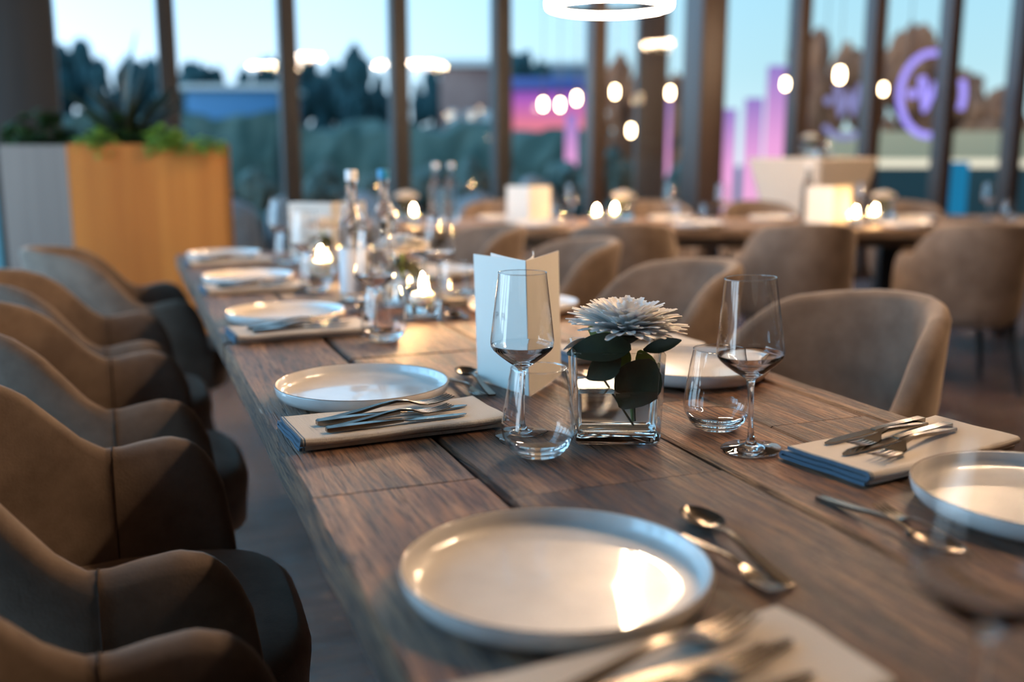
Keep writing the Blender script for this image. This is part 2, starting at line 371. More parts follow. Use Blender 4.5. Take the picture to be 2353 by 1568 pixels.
def chair_seat():
    secs = []
    for sc, z in [(.90, .33), (.97, .345), (.985, .40), (1.0, .435), (.985, .455), (.93, .470), (.75, .478), (.4, .482), (.02, .483)]:
        row = []
        for i in range(40):
            a = 2 * PI * i / 40; ca, sa = math.cos(a), math.sin(a)
            xx = .035 + sc * .262 * math.copysign(abs(ca) ** .55, ca)
            row.append((xx, sc * .240 * math.copysign(abs(sa) ** .55, sa) * (1 - .36 * max(0, -xx / .23)), z))
        secs.append(row)
    return MB().add(loft(secs)).mesh('seat', M_velvet, True, 70)
def chair_leg(sx, sy):
    return MB().add(tube([(.03 + sx * .15, sy * .16, .345), (.03 + sx * .185, sy * .195, .17), (.03 + sx * .215, sy * .225, 0)], [.019, .015, .010], 12)).mesh('leg', M_black)
def chair_seam(sgn):
    p = [q for q in shell_path() if q[0] < .035 and (q[1] > 0) == (sgn > 0)]
    q = p[0] if sgn > 0 else p[-1]
    sec = shell_section(q)[5:13]
    sec = [Vector(s) + Vector((0, (1 if i < 3 else -1) * sgn * .0005 * (0 if 2 < i < 5 else 1), .0005 if 2 < i < 5 else 0)) for i, s in enumerate(sec)]
    return MB().add(tube(sec, .0014, 6)).mesh('seam', M_seam)
def chair(label, x, y, rz, group):
    o = thing('dining_armchair', label, 'chair', (x, y, 0), rz, group)
    obj('backrest_shell', shared('ch_shell', chair_shell), o)
    obj('seat', shared('ch_seat', chair_seat), o)
    for sx in (1, -1):
        for sy in (1, -1): obj('leg', shared('ch_leg%d%d' % (sx, sy), lambda: chair_leg(sx, sy)), o)
    for s in (1, -1): obj('seam', shared('ch_seam%d' % s, lambda: chair_seam(s)), o)
    return o
gl = 'armchairs along the left side of the main table'
ords = ['nearest the camera', 'second from the camera', 'third from the camera', 'fourth from the camera', 'farthest from the camera']
for k, (y, rz, dx) in enumerate([(0.705, 0, 0.0), (1.445, -0.02, 0), (2.245, 0.02, 0), (2.93, 0.0, -.02), (3.66, 0.03, .09)]):
    chair('taupe velvet armchair on the left of the oak table, ' + ords[k], -0.085 + dx, y, rz, gl)
gr = 'armchairs along the right side of the main table'
for k, (x, y, rz) in enumerate([(1.27, 1.67, PI + .14), (1.29, 2.47, PI), (1.33, 3.30, PI - .04), (1.30, 4.15, PI + .02)]):
    chair('taupe velvet armchair on the right of the oak table, ' + ['nearest and largest', 'second behind the flower', 'third behind the open menu', 'last, beside the far end'][k], x, y, rz, gr)

# ------------------------------------------------------------------ tableware builders
def wine_parts():
    bowl = [(.0417, .1235), (.0424, .127), (.0420, .132), (.0400, .150), (.0370, .175), (.0342, .198), (.0316, .2195)]
    stem = [(0, .0985), (.009, .0992), (.019, .1045), (.030, .1125), (.0374, .1188), (.0403, .1225), (.0412, .1242), (.0418, .1240), (.0415, .1215), (.0385, .117), (.031, .110), (.020, .1015), (.011, .0955), (.0062, .0915), (.0052, .088), (.0040, .080), (.0034, .060), (.0034, .030), (.0042, .016), (.0075, .0085), (.017, .0048), (.032, .0032), (.0375, .0024), (.038, .0012), (.0370, 0), (0, 0)]
    bowl = MB().add(lathe(bowl, 48)).mesh('bowl', M_thin, True, 60)
    rim = MB().add(tube([(.0316 * math.cos(2 * PI * i / 40), .0316 * math.sin(2 * PI * i / 40), .2195) for i in range(41)], .0007, 6, False)).mesh('rim', M_glass)
    return bowl, MB().add(lathe(stem, 40)).mesh('stem_and_foot', M_glass, True, 50), rim
def wine_glass(label, x, y, z=TZ, group='wine glasses', lean=0.0):
    bowl, st, rim = shared('wine', wine_parts)
    o = thing('wine_glass', label, 'wine glass', (x, y, z), 0, group)
    obj('bowl', bowl, o); obj('stem_and_foot', st, o); obj('rim', rim, o)
    if lean: o.rotation_euler = Matrix.Rotation(-lean, 3, Vector((math.sin(YAW), math.cos(YAW), 0))).to_euler(); o.location.z += lean * .03
    return o
def tumbler_parts():
    wall = [(.0420, .019), (.0445, .024), (.0462, .034), (.0455, .044), (.0430, .062), (.0395, .084), (.0343, .1115)]
    base = [(0, 0), (.024, 0), (.030, .003), (.038, .012), (.0420, .019), (.0405, .0205), (.034, .0150), (.024, .0115), (0, .0105)]
    rim = MB().add(tube([(.0343 * math.cos(2 * PI * i / 40), .0343 * math.sin(2 * PI * i / 40), .1115) for i in range(41)], .0007, 6, False)).mesh('rim', M_glass)
    return MB().add(lathe(wall, 48)).mesh('wall', M_thin, True, 60), MB().add(lathe(base, 48)).mesh('thick_base', M_glass, True, 50), rim
def tumbler(label, x, y, z=TZ, group='water tumblers'):
    o = thing('water_tumbler', label, 'glass', (x, y, z), 0, group)
    for n_, m_ in zip(('glass_wall', 'thick_base', 'rim'), shared('tumbler', tumbler_parts)): obj(n_, m_, o)
    return o

def plate_mesh():
    prof = [(0, 0), (.100, 0), (.118, .0015), (.1275, .006), (.1325, .013), (.1345, .0242), (.1340, .0250)]
    inn = [(.1320, .0250), (.1312, .0242), (.1292, .016), (.1255, .0105), (.118, .0075), (.100, .0066), (.05, .0062), (.028, .0061), (.020, .0063), (.012, .0066), (.005, .0067), (0, .0067)]
    return MB().add(lathe(prof + inn, 72)).mesh('plate', M_plate, True, 50)
def plate_rim(): return MB().add(lathe([(.1341, .0249), (.1336, .0256), (.1326, .0256), (.1321, .0249)], 72)).mesh('rim', M_platerim)
def plate(label, x, y, z=TZ, group='dinner plates'):
    o = thing('dinner_plate', label, 'plate', (x, y, z), 0, group, shared('plate', plate_mesh))
    obj('rim', shared('plate_rim', plate_rim), o); return o

NT = 0.0165
def napkin_mesh(seed=0):
    """linen folded in three: a folded cross-section (Y,Z) carried along X"""
    rnd = random.Random(seed); hw = .063; t = .0021
    line = []                                     # centre line of the cloth through its folds
    zs = [.0026, .0082, .0138]
    def fold(y, za, zb, sgn):
        return [(y + sgn * (zb - za) / 2 * math.cos(a), (za + zb) / 2 + (zb - za) / 2 * math.sin(a)) for a in [(-PI / 2 + PI * k / 6) for k in range(7)]]
    N = 12
    line += [(-hw + (2 * hw) * i / N, zs[0]) for i in range(N)]
    line += fold(hw, zs[0], zs[1], 1)
    line += [(hw - (2 * hw) * i / N, zs[1]) for i in range(1, N)]
    line += fold(-hw, zs[1], zs[2], -1)
    line += [(-hw + (2 * hw - .006) * i / N, zs[2]) for i in range(1, N + 1)]
    secs = []; n = 26
    for i in range(n + 1):
        x = -.1425 + .285 * i / n; row_o = []; row_i = []
        e = abs(x) / .1425
        for k, (y, z) in enumerate(line):
            zz = z + (.0016 * noise.noise(Vector((x * 14, y * 16, seed * 3.1)))) * (z / .0138) + .0022 * (e ** 6) * (z / .0138)
            yy = y + .0035 * noise.noise(Vector((x * 7, z * 150, seed * 1.7 + 9)))
            y2, z2 = line[min(k + 1, len(line) - 1)]; y1, z1 = line[max(k - 1, 0)]
            d = Vector((y2 - y1, z2 - z1)).normalized(); nn = Vector((-d.y, d.x))
            xx = x + (.004 * noise.noise(Vector((y * 20, z * 90, seed))) if e > .9 else 0)
            row_o.append((xx, yy + nn.x * t, max(.0002, zz + nn.y * t))); row_i.append((xx, yy - nn.x * t, max(.0002, zz - nn.y * t)))
        secs.append(row_o + row_i[::-1])
    return MB().add(loft(secs)).mesh('napkin', M_linen, True, 60)
def napkin(label, x, y, rz, seed=0, z=TZ):
    return thing('linen_napkin', label, 'napkin', (x, y, z), rz, 'folded linen napkins', shared('nap%d' % (seed % 3), lambda: napkin_mesh(seed % 3)))

def strip(secs):                                   # secs: x, half width, z, thickness
    out = []
    for x, w, z, t in secs:
        out.append([(x, w * .92, z + t / 2), (x, w, z), (x, w * .92, z - t / 2), (x, -w * .92, z - t / 2), (x, -w, z), (x, -w * .92, z + t / 2)])
    return loft(out)
HANDLE = [(-.100, .0050, .0020, .003), (-.098, .0068, .0021, .004), (-.080, .0064, .0030, .0042), (-.040, .0050, .0070, .0042), (-.010, .0036, .0110, .004), (.012, .0029, .0125, .0036), (.030, .0030, .0100, .003)]
def fork_parts(L):
    k = L / .2
    sc = lambda a: [(x * k, w * k, z * k, t * k) for x, w, z, t in a]
    handle = MB().add(strip(sc(HANDLE))).mesh('handle', M_steel, True, 50)
    head = MB().add(strip(sc([(.030, .0030, .0100, .003), (.036, .0060, .0075, .0026), (.044, .0110, .0050, .0024), (.056, .0122, .0036, .0022)])))
    for i in range(4):
        yc = (-.0094 + i * .00627) * k
        v, f = strip(sc([(.054, .0022, .0037, .0022), (.070, .0019, .0036, .002), (.088, .0017, .0056, .0018), (.100, .0009, .0085, .0012)]))
        head.add(([p + Vector((0, yc, 0)) for p in v], f))
    return handle, head.mesh('tines', M_steel, True, 50)
def spoon_parts(L):
    k = L / .2; sc = lambda a: [(x * k, w * k, z * k, t * k) for x, w, z, t in a]
    handle = MB().add(strip(sc(HANDLE + [(.040, .0045, .0080, .0026)]))).mesh('handle', M_steel, True, 50)
    top = []; n, m = 12, 10
    vs = []; fs = []
    for s in (0, 1):
        for i in range(n + 1):
            a = -1 + 2 * i / n; x = .068 + a * .034; w = .0205 * math.sqrt(max(0.004, 1 - a * a)) * (1 - .12 * a)
            for j in range(m + 1):
                b = -1 + 2 * j / m; d = max(0, (1 - a * a) * (1 - b * b))
                vs.append(Vector((x, w * b, .0088 - .0085 * d ** .8 + (0 if s else .0014))) * k)
    def idx(s, i, j): return s * (n + 1) * (m + 1) + i * (m + 1) + j
    for i in range(n):
        for j in range(m):
            fs.append((idx(0, i, j), idx(0, i + 1, j), idx(0, i + 1, j + 1), idx(0, i, j + 1))); fs.append((idx(1, i, j), idx(1, i, j + 1), idx(1, i + 1, j + 1), idx(1, i + 1, j)))
    for i in range(n):
        for j in (0, m): fs.append((idx(0, i, j), idx(0, i + 1, j), idx(1, i + 1, j), idx(1, i, j)))
    for j in range(m):
        for i in (0, n): fs.append((idx(0, i, j), idx(0, i, j + 1), idx(1, i, j + 1), idx(1, i, j)))
    return handle, mk_mesh('spoon_bowl', vs, fs, M_steel, True, 60)
def knife_parts(L):
    k = L / .22
    def sec(a): return [[(x * k, y0 * k, z0 * k), (x * k, y1 * k, z0 * k), (x * k, y1 * k, z1 * k), (x * k, y0 * k, z1 * k)] for x, y0, y1, z0, z1 in a]
    handle = MB().add(loft(sec([(-.110, -.005, .005, .001, .006), (-.107, -.0068, .0068, .0003, .0072), (-.06, -.0058, .0058, .0003, .007), (-.01, -.0050, .0050, .0012, .0066), (.006, -.0048, .0048, .002, .0058)]))).mesh('handle', M_steel, True, 40)
    blade = MB().add(loft(sec([(.006, -.0048, .0048, .003, .0048), (.014, -.0075, .0062, .0025, .0040), (.05, -.0088, .0062, .0016, .0030), (.09, -.0075, .0058, .0010, .0022), (.106, -.0030, .0040, .0007, .0016), (.110, .0010, .0024, .0006, .0012)]))).mesh('blade', M_steel, True, 30)
    return handle, blade
def cutlery(kind, label, x, y, z, rz, L, group):
    fn = {'fork': fork_parts, 'spoon': spoon_parts, 'knife': knife_parts}[kind]
    a, b = shared('%s%.3f' % (kind, L), lambda: fn(L))
    o = thing('table_' + kind, label, kind, (x, y, z), rz, group)
    obj('handle', a, o); obj({'fork': 'tines', 'spoon': 'spoon_bowl', 'knife': 'blade'}[kind], b, o); return o

# ------------------------------------------------------------------ place settings
def setting(side, k, px, py, nx, ny, nrz, dess=True, seed=0, order='LRD'):
    pos = ['nearest', 'second', 'third', 'fourth', 'fifth'][k]
    where = '%s place setting on the %s side' % (pos, side)
    plate('off-white rimmed stoneware plate of the ' + where, px, py)
    napkin('folded linen napkin with blue stripe of the ' + where, nx, ny, nrz, seed)
    g = 'cutlery on the napkins'; zt = TZ + NT + .0012; s = 1 if side == 'left' else -1
    ca, sa = math.cos(nrz), math.sin(nrz)
    # four pieces across the cloth, slightly fanned
    for kind, L, dx, dy, dr, nm in [('fork', .208, .002, .022, .20, 'large fork'), ('knife', .222, .004, -.002, .06, 'long knife'), ('fork', .180, -.004, -.020, .17, 'small fork'), ('knife', .200, -.004, -.043, .04, 'short knife')]:
        dx, dy = dx * s, dy * s; wx, wy = nx + dx * ca - dy * sa, ny + dx * sa + dy * ca
        cutlery(kind, '%s on the napkin of the %s' % (nm, where), wx, wy, zt, nrz + dr + (0 if s > 0 else PI), L, g)
    if dess:
        bx = px + s * .190
        cutlery('spoon', 'dessert spoon beyond the plate of the ' + where, bx + s * .004, py + .02, TZ + .0004, PI / 2 * s + s * -.06, .19, 'dessert cutlery')
        cutlery('fork', 'dessert fork beyond the plate of the ' + where, bx - s * .024, py - .01, TZ + .0004, -PI / 2 * s + s * .06, .155, 'dessert cutlery')
LY = [0.742, 1.497, 2.294, 3.050, 3.81]
for k, y in enumerate(LY):
    ny = y - .196
    setting('left', k, 0.325, y, 0.322, ny, 0.07, k < 4, k)
RY = [0.735, 1.452, 2.23, 2.99, 3.75]
for k, y in enumerate(RY):
    setting('right', k, 0.885, y, 0.868 + (.02 if k == 0 else 0), y + .215, 0.18 if k == 0 else .05, k < 4, k + 1)

pos = ['by the nearest plate at the frame edge', 'in front of the open menu', 'beside the square candle glass', 'before the far menu card', 'at the far left end']
for k, (x, y) in enumerate([(0.455, 0.41), (0.476, 1.202), (0.474, 2.04), (0.47, 2.86), (0.512, 3.66)]):
    wine_glass('clear wine glass left of the table centre, ' + pos[k], x, y)
pos = ['standing near the striped napkin', 'beyond the flower', 'behind the open menu']
for k, (x, y) in enumerate([(0.722, 1.032), (0.755, 2.50), (0.672, 3.19)]):
    wine_glass('clear wine glass right of the table centre, ' + pos[k], x, y, lean=.045 if k == 0 else 0)
pos = ['before the stem of the sharp wine glass', 'near the candle glass', 'near the far plates', 'at the far end']
for k, (x, y) in enumerate([(0.462, 1.112), (0.472, 1.955), (0.477, 2.765), (.515, 3.53)]):
    tumbler('clear stemless tumbler left of the table centre, ' + pos[k], x, y)
pos = ['beside the square flower vase', 'behind the flower', 'near the far bottles']
for k, (x, y) in enumerate([(0.738, 1.138), (0.752, 2.365), (0.77, 3.12)]):
    tumbler('clear stemless tumbler right of the table centre, ' + pos[k], x, y)

# ------------------------------------------------------------------ square vases, flowers, candles
def square_ring(h, r, z, n=4):
    pts = []
    for cx_, cy_, a0 in ((1, 1, 0), (-1, 1, PI / 2), (-1, -1, PI), (1, -1, 1.5 * PI)):
        for i in range(n + 1):
            a = a0 + PI / 2 * i / n; pts.append((cx_ * (h - r) + r * math.cos(a), cy_ * (h - r) + r * math.sin(a), z))
    return pts
def square_glass(w, hgt, wall=.006, base=.016, flare=.004):
    a = w / 2; rs = [square_ring(a - .006, .006, 0), square_ring(a - .0015, .008, .0015), square_ring(a, .008, .006), square_ring(a + flare, .008, hgt - .003), square_ring(a + flare - .002, .008, hgt), square_ring(a + flare - wall + .001, .006, hgt),
                     square_ring(a + flare - wall, .005, hgt - .003), square_ring(a - wall, .005, base + .004), square_ring(a - wall - .005, .004, base)]
    return MB().add(loft(rs)).mesh('glass', M_vase, True, 50)
def base_block(w, base):
    a = w / 2 - .0012
    return MB().add(loft([square_ring(a - .005, .006, .0010), square_ring(a, .008, .005), square_ring(a, .008, base - .004), square_ring(a - .004, .006, base - .0008)])).mesh('thick_base', M_glass, True, 50)
def water_block(w, wall, base, top):
    a = w / 2 - wall + .0006
    return MB().add(loft([square_ring(a - .004, .004, base - .0006), square_ring(a, .005, base + .004), square_ring(a + .0012, .005, top)])).mesh('water', M_water, True, 50)
def petal_mesh(L, wd, seed):
    rnd = random.Random(seed); secs = []; n = 6
    for i in range(n + 1):
        t = i / n; x = L * t; w = wd * (.35 + .65 * math.sin(PI * min(.7, .10 + t * .6))) * (1 if i < n else .62)
        z = .006 * math.sin(t * 2.4) * (L / .07) - .003 * t; c = .35 * w
        secs.append([(x, w, z + c), (x, w * .5, z + c * .25), (x, 0, z), (x, -w * .5, z + c * .25), (x, -w, z + c), (x, -w * .5, z + c * .25 + .0006), (x, 0, z + .0006), (x, w * .5, z + c * .25 + .0006)])
    return MB().add(loft(secs)).mesh('petal', M_petal, True, 80)
LAYERS = [(40, 9, .074, .001), (40, 15, .075, .002), (38, 22, .071, .003), (34, 30, .064, .004), (28, 39, .057, .005), (22, 49, .050, .006), (14, 62, .044, .007), (8, 78, .040, .008)]
def petal_places(seed):
    rnd = random.Random(seed)
    for n, el, L, z in LAYERS:
        for i in range(n):
            yield (2 * PI * (i + rnd.uniform(-.3, .3)) / n + el, math.radians(el + rnd.uniform(-4, 4)), L * rnd.uniform(.90, 1.06), z)
def leaf_mesh(L, wd, bend, mat, twist=0.0, fold=.25):
    secs = []; n = 8
    for i in range(n + 1):
        t = i / n; w = wd * (math.sin(PI * min(.985, max(.03, t ** .85)))) ** .75
        x = L * (t if bend == 0 else math.sin(bend * t) / bend); z = 0 if bend == 0 else -L * (1 - math.cos(bend * t)) / bend
        tw = twist * t; cz, sz = math.cos(tw), math.sin(tw)
        row = [(w, fold * w), (w * .5, fold * w * .35), (0, 0), (-w * .5, fold * w * .35), (-w, fold * w)]
        row = row + [(a, b - .0007) for a, b in reversed(row)]
        secs.append([(x, a * cz - b * sz, z + a * sz + b * cz) for a, b in row])
    return MB().add(loft(secs)).mesh('leaf', mat, True, 70)
def square_vase(label, x, y, rz, w=.112, h=.122, z=TZ, fill=.068):
    o = thing('square_glass_vase', label, 'vase', (x, y, z), rz, 'square glass vases')
    obj('glass', shared('sg%.3f%.3f' % (w, h), lambda: square_glass(w, h)), o)
    obj('thick_base', shared('sb%.3f' % w, lambda: base_block(w, .016)), o)
    obj('water', shared('sw%.3f%.3f' % (w, fill), lambda: water_block(w, .006, .016, fill)), o)
    return o
vc = (0.593, 1.163)
square_vase('square clear glass vase half full of water holding the sharp white flower', vc[0], vc[1], -YAW)
fl = thing('white_chrysanthemum', 'large white chrysanthemum bloom with dark leaves in the square vase', 'flower', (vc[0] + .011, vc[1] - .006, TZ + .133), 0)
fl.rotation_euler = (0.05, 0.02, 0)
for i, (az, el, L, z) in enumerate(petal_places(3)):
    me = shared('petal%d' % (i % 4), lambda: petal_mesh(.072, .0056, i))
    obj('petal', me, fl, (.006 * math.cos(az), .006 * math.sin(az), z + .002), (0, -el, az), (L / .072, 1, 1))
obj('calyx', MB().add(lathe([(0, -.010), (.008, -.008), (.018, -.001), (.020, .003), (0, .006)], 24)).mesh('calyx', M_leaf), fl)
obj('stem', MB().add(tube([(0, 0, -.004), (.004, -.004, -.04), (.008, -.012, -.085), (.010, -.016, -.106)], [.0045, .0038, .0032, .0028], 10)).mesh('stem', M_stem), fl)
cr, sr = math.cos(-YAW), math.sin(-YAW)
def camdir(a, b): return (a * cr - b * sr, a * sr + b * cr)      # a to the right, b away, in the vase's own turn
for mat, p0, p1, wv_, wd, bend in [                                  # base, tip, broad direction in (right, away, up)
        (M_leaf, (.034, -.034, -.022), (-.004, -.036, -.088), (.86, 0, -.5), .031, .25),
        (M_leaf, (.006, -.024, -.008), (-.078, -.034, -.010), (0, -.55, -.83), .021, .5),
        (M_leaf, (-.008, -.030, -.020), (-.050, -.036, -.050), (.5, -.2, -.83), .018, .3),
        (M_leaf2, (.004, .010, -.010), (-.050, .028, .000), (.2, .3, -.93), .020, .3),
        (M_leaf, (.024, -.012, -.014), (.076, -.022, .004), (.3, -.3, -.9), .009, .6),
        (M_leaf2, (.018, -.014, -.014), (.044, -.014, -.062), (.88, 0, .47), .014, .3),
        (M_leaf2, (.002, -.016, -.012), (-.012, -.020, -.045), (.95, 0, -.3), .012, .2),
        (M_petal, (-.044, .000, -.006), (-.086, -.012, -.008), (.1, -.7, .7), .007, .5)]:
    c0, c1 = camdir(p0[0], p0[1]), camdir(p1[0], p1[1]); cw = camdir(wv_[0], wv_[1])
    a0 = Vector((c0[0], c0[1], p0[2])); ax = Vector((c1[0], c1[1], p1[2])) - a0; L = ax.length; ax.normalize()
    wy = Vector((cw[0], cw[1], wv_[2])); wy = (wy - ax * wy.dot(ax)).normalized(); wz = ax.cross(wy)
    Mx = Matrix((ax, wy, wz)).transposed().to_4x4(); Mx.translation = a0
    lf = obj('leaf' if mat is not M_petal else 'petal', leaf_mesh(L, wd, bend, mat, .25), fl); lf.matrix_local = Mx
for p0, p1 in [((-.030, -.012, -.050), (.014, -.034, -.108)), ((.012, -.010, -.055), (.016, -.020, -.104))]:
    q0, q1 = camdir(p0[0], p0[1]), camdir(p1[0], p1[1])
    obj('stalk', MB().add(tube([(q0[0], q0[1], p0[2]), (q1[0], q1[1], p1[2])], .0014, 6)).mesh('stalk', M_leaf), fl)

def far_flower_mesh():
    mb = MB(); r = random.Random(5)
    for i, (az, el, L, z) in enumerate(petal_places(8)):
        v, f = [list(p.co) for p in shared('petal0', None).vertices], [tuple(p.vertices) for p in shared('petal0', None).polygons]
        Mx = Matrix.Translation((0, 0, z)) @ Matrix.Rotation(az, 4, 'Z') @ Matrix.Rotation(-el, 4, 'Y') @ Matrix.Diagonal((L / .072, 1.2, 1, 1))
        mb.add(([Mx @ Vector(p) for p in v], f))
    return mb.mesh('bloom', M_petal, True, 80)
def far_flower(label, x, y, z=TZ, h=.130):
    o = thing('white_chrysanthemum', label, 'flower', (x, y, z + h), random.uniform(0, 3), 'white blooms on the tables')
    obj('bloom', shared('ffm', far_flower_mesh), o); obj('stem', shared('ffs', lambda: MB().add(tube([(0, 0, .004), (.01, .004, -.05), (.02, .008, -.105)], .004, 8)).mesh('stem', M_stem)), o)
    for k in range(3):
        obj('leaf', shared('ffl%d' % k, lambda: leaf_mesh(.07, .022, .5, M_leaf, .4)), o, (0, 0, -.012 - .006 * k), (.2, .45, 2.1 * k + .4))
def candle_glass(label, flame_label, x, y, rz, w=.088, h=.098, z=TZ):
    o = thing('candle_glass', label, 'candle', (x, y, z), rz, 'candles in square glasses')
    obj('glass', shared('sg%.3f%.3f' % (w, h), lambda: square_glass(w, h, .005, .014, .002)), o)
    obj('thick_base', shared('sb%.3f' % w, lambda: base_block(w, .014)), o)
    obj('water', shared('sw2%.3f' % w, lambda: water_block(w, .005, .014, .036)), o)
    cd = obj('floating_candle', shared('fcandle', lambda: MB().add(lathe([(0, .026), (.016, .028), (.026, .036), (.029, .046), (.026, .056), (.016, .0600), (0, .0585)], 32)).mesh('floating_candle', M_wax)), o, label='round white floating candle')
    obj('wick', shared('wick', lambda: MB().add(tube([(0, 0, .058), (.0006, 0, .066)], .0009, 6)).mesh('wick', M_wick)), cd)
    obj('flame', shared('flame', lambda: MB().add(lathe([(0, .061), (.0045, .066), (.0068, .074), (.0058, .084), (.0028, .096), (0, .106)], 10)).mesh('flame', M_flame)), cd)
    return o
candle_glass('square glass with a lit floating candle, left of the open menu', '', 0.628, 2.215, -YAW)
candle_glass('square glass with a lit floating candle, far end before the bottles', '', 0.545, 3.06, -YAW)
far_flower('blurred white chrysanthemum behind the candle glass', 0.635, 2.42)
square_vase('square glass vase behind the candle glass under a white bloom', 0.635, 2.42, -.2, .105, .118)
far_flower('blurred white chrysanthemum near the far end of the oak table', 0.60, 3.32)
square_vase('square glass vase near the far end of the oak table', 0.60, 3.32, -.2, .105, .118)

def bottle_parts():
    body = [(0, 0), (.030, 0), (.0355, .004), (.0365, .012), (.0365, .185), (.0345, .205), (.027, .228), (.0185, .246), (.0150, .262), (.0135, .300), (.0138, .308), (0, .308)]
    return (MB().add(lathe(body, 36)).mesh('bottle_glass', M_water, True, 50), MB().add(lathe([(.0368, .020), (.0371, .021), (.0371, .135), (.0368, .136)], 36)).mesh('label', M_label))
def bottle_cap(mat): return MB().add(lathe([(0, .3085), (.0150, .3085), (.0158, .311), (.0158, .333), (.0146, .3355), (0, .3355)], 24)).mesh('cap', mat)
def bottle(label, x, y, capm, z=TZ, lab=True):
    a, b = shared('bottle', bottle_parts); o = thing('water_bottle', label, 'bottle', (x, y, z), 0, 'water bottles', None)
    obj('bottle_glass', a, o)
    if lab: obj('label', b, o, label='pale frosted label')
    obj('cap', shared('cap' + capm.name, lambda: bottle_cap(capm)), o)
bottle('clear water bottle with white cap and pale label, left of the pair', 0.545, 2.575, M_capwhite)
bottle('clear water bottle with bright blue cap, right of the pair', 0.66, 2.70, M_capblue, lab=False)

def menu_parts():
    mb = MB(); L, Hh, t = .150, .212, .0007
    return L, Hh, t
def leaf_panel(ang, L, Hh, t, z0=0.0, curl=0.0, off=0.0):
    secs = []
    for i in range(9):
        s = L * i / 8; b = curl * (i / 8) ** 2
        x = math.cos(ang) * s - math.sin(ang) * (b + off); y = math.sin(ang) * s + math.cos(ang) * (b + off)
        nx, ny = -math.sin(ang) * t, math.cos(ang) * t
        secs.append([(x - nx, y - ny, z0), (x + nx, y + ny, z0), (x + nx, y + ny, z0 + Hh), (x - nx, y - ny, z0 + Hh)])
    return loft(secs)
def menu_card(label, x, y, a1, a2, z=TZ, tilt=(0, 0, 0), text=False, sc=1.0):
    o = thing('menu_card', label, 'menu', (x, y, z), 0, 'standing menu cards'); o.rotation_euler = tilt; o.scale = (sc, sc, sc)
    obj('cover_leaf', MB().add(leaf_panel(a1, .150, .212, .0006)).mesh('cover', M_paper, True, 30), o)
    obj('cover_leaf', MB().add(leaf_panel(a2, .150, .212, .0006)).mesh('cover', M_paper, True, 30), o)
    md = (a1 + a2) / 2
    obj('inner_page', MB().add(leaf_panel(a1 - .10, .140, .2095, .0003, .003, -.012, .0)).mesh('page', M_page, True, 30), o)
    obj('inner_page', MB().add(leaf_panel(a2 + .13, .140, .2095, .0003, .003, .022, .0)).mesh('page', M_page, True, 30), o)
    if text:
        for body, size, s, zz in (('P', .017, .088, .112), ('R', .017, .070, .112), ('~~~~~~~~~', .004, .095, .028)):
            cu = bpy.data.curves.new('cover_print', 'FONT'); cu.body = body; cu.size = size; cu.extrude = .00005; cu.materials.append(M_ink)
            t_ = obj('cover_print', cu, o)
            d = Vector((math.cos(a1), math.sin(a1), 0)); nrm = Vector((math.sin(a1), -math.cos(a1), 0))
            if nrm.y > 0: nrm = -nrm
            if body.startswith('~'):
                bpy.data.objects.remove(t_); bpy.data.curves.remove(cu); continue
            xx = -d; zz_ = Vector((0, 0, 1)); yy = zz_; nz = xx.cross(yy)
            Mx = Matrix((xx, yy, nz)).transposed().to_4x4(); Mx.translation = d * s + nz * .0009 + Vector((0, 0, zz))
            bpy.context.view_layer.update(); me_ = bpy.data.meshes.new_from_object(t_); bpy.data.objects.remove(t_)
            t_ = obj('cover_print', me_, o, label='small grey printed letter'); t_.matrix_local = Mx
    return o
menu_card('open cream menu card standing sharp behind the wine glass', 0.568, 1.405, math.radians(103), math.radians(47), text=True, tilt=(0.0, -0.03, 0))
menu_card('blurred cream menu card standing at the far end of the oak table', 0.665, 3.50, math.radians(155), math.radians(25))

# ------------------------------------------------------------------ ring lamps
def ring_meshes(r):
    n = 64
    def band(prof):
        secs = [[((r + a) * math.cos(2 * PI * i / n), (r + a) * math.sin(2 * PI * i / n), z) for a, z in prof] for i in range(n)]
        v, f = loft(secs, cap=False); k = len(prof); b = (n - 1) * k
        f += [(b + i, b + (i + 1) % k, (i + 1) % k, i) for i in range(k)]
        return v, f
    return (MB().add(band([(.004, -.022), (.016, -.018), (.018, 0), (.016, .018), (.004, .022)])).mesh('diffuser', M_ring),
            MB().add(band([(-.012, -.020), (.003, -.020), (.003, .024), (-.012, .024)])).mesh('frame', M_black, False))
def ring_lamp(label, x, y, z, r=.34):
    o = thing('ring_pendant', label, 'lamp', (x, y, z), 0, 'ring pendant lamps')
    a, b = shared('ring%.2f' % r, lambda: ring_meshes(r))
    obj('diffuser', a, o); obj('frame', b, o)
    for k in range(3):
        an = 2 * PI * k / 3 + .5
        obj('cable', MB().add(tube([((r - .005) * math.cos(an), (r - .005) * math.sin(an), .02), (0, 0, H - z - .03)], .0015, 6)).mesh('cable', M_black), o)
    obj('canopy', MB().add(lathe([(0, H - z - .03), (.055, H - z - .03), (.06, H - z - .02), (.06, H - z)], 24)).mesh('canopy', M_black), o)
p = sight(1400, 8, 6.0)
ring_lamp('glowing ring pendant lamp above the back table', p.x, p.y, p.z, .335)
for lab, x, y in [('above the aisle right of the main table', 2.0, 3.5), ('beside the right side of the main table', 1.95, 1.25), ('over the window end of the right room', 5.6, 5.4)]:
    ring_lamp('glowing ring pendant lamp ' + lab, x, y, 2.22 if y == 3.5 else 2.30, .16 if y == 3.5 else .31)

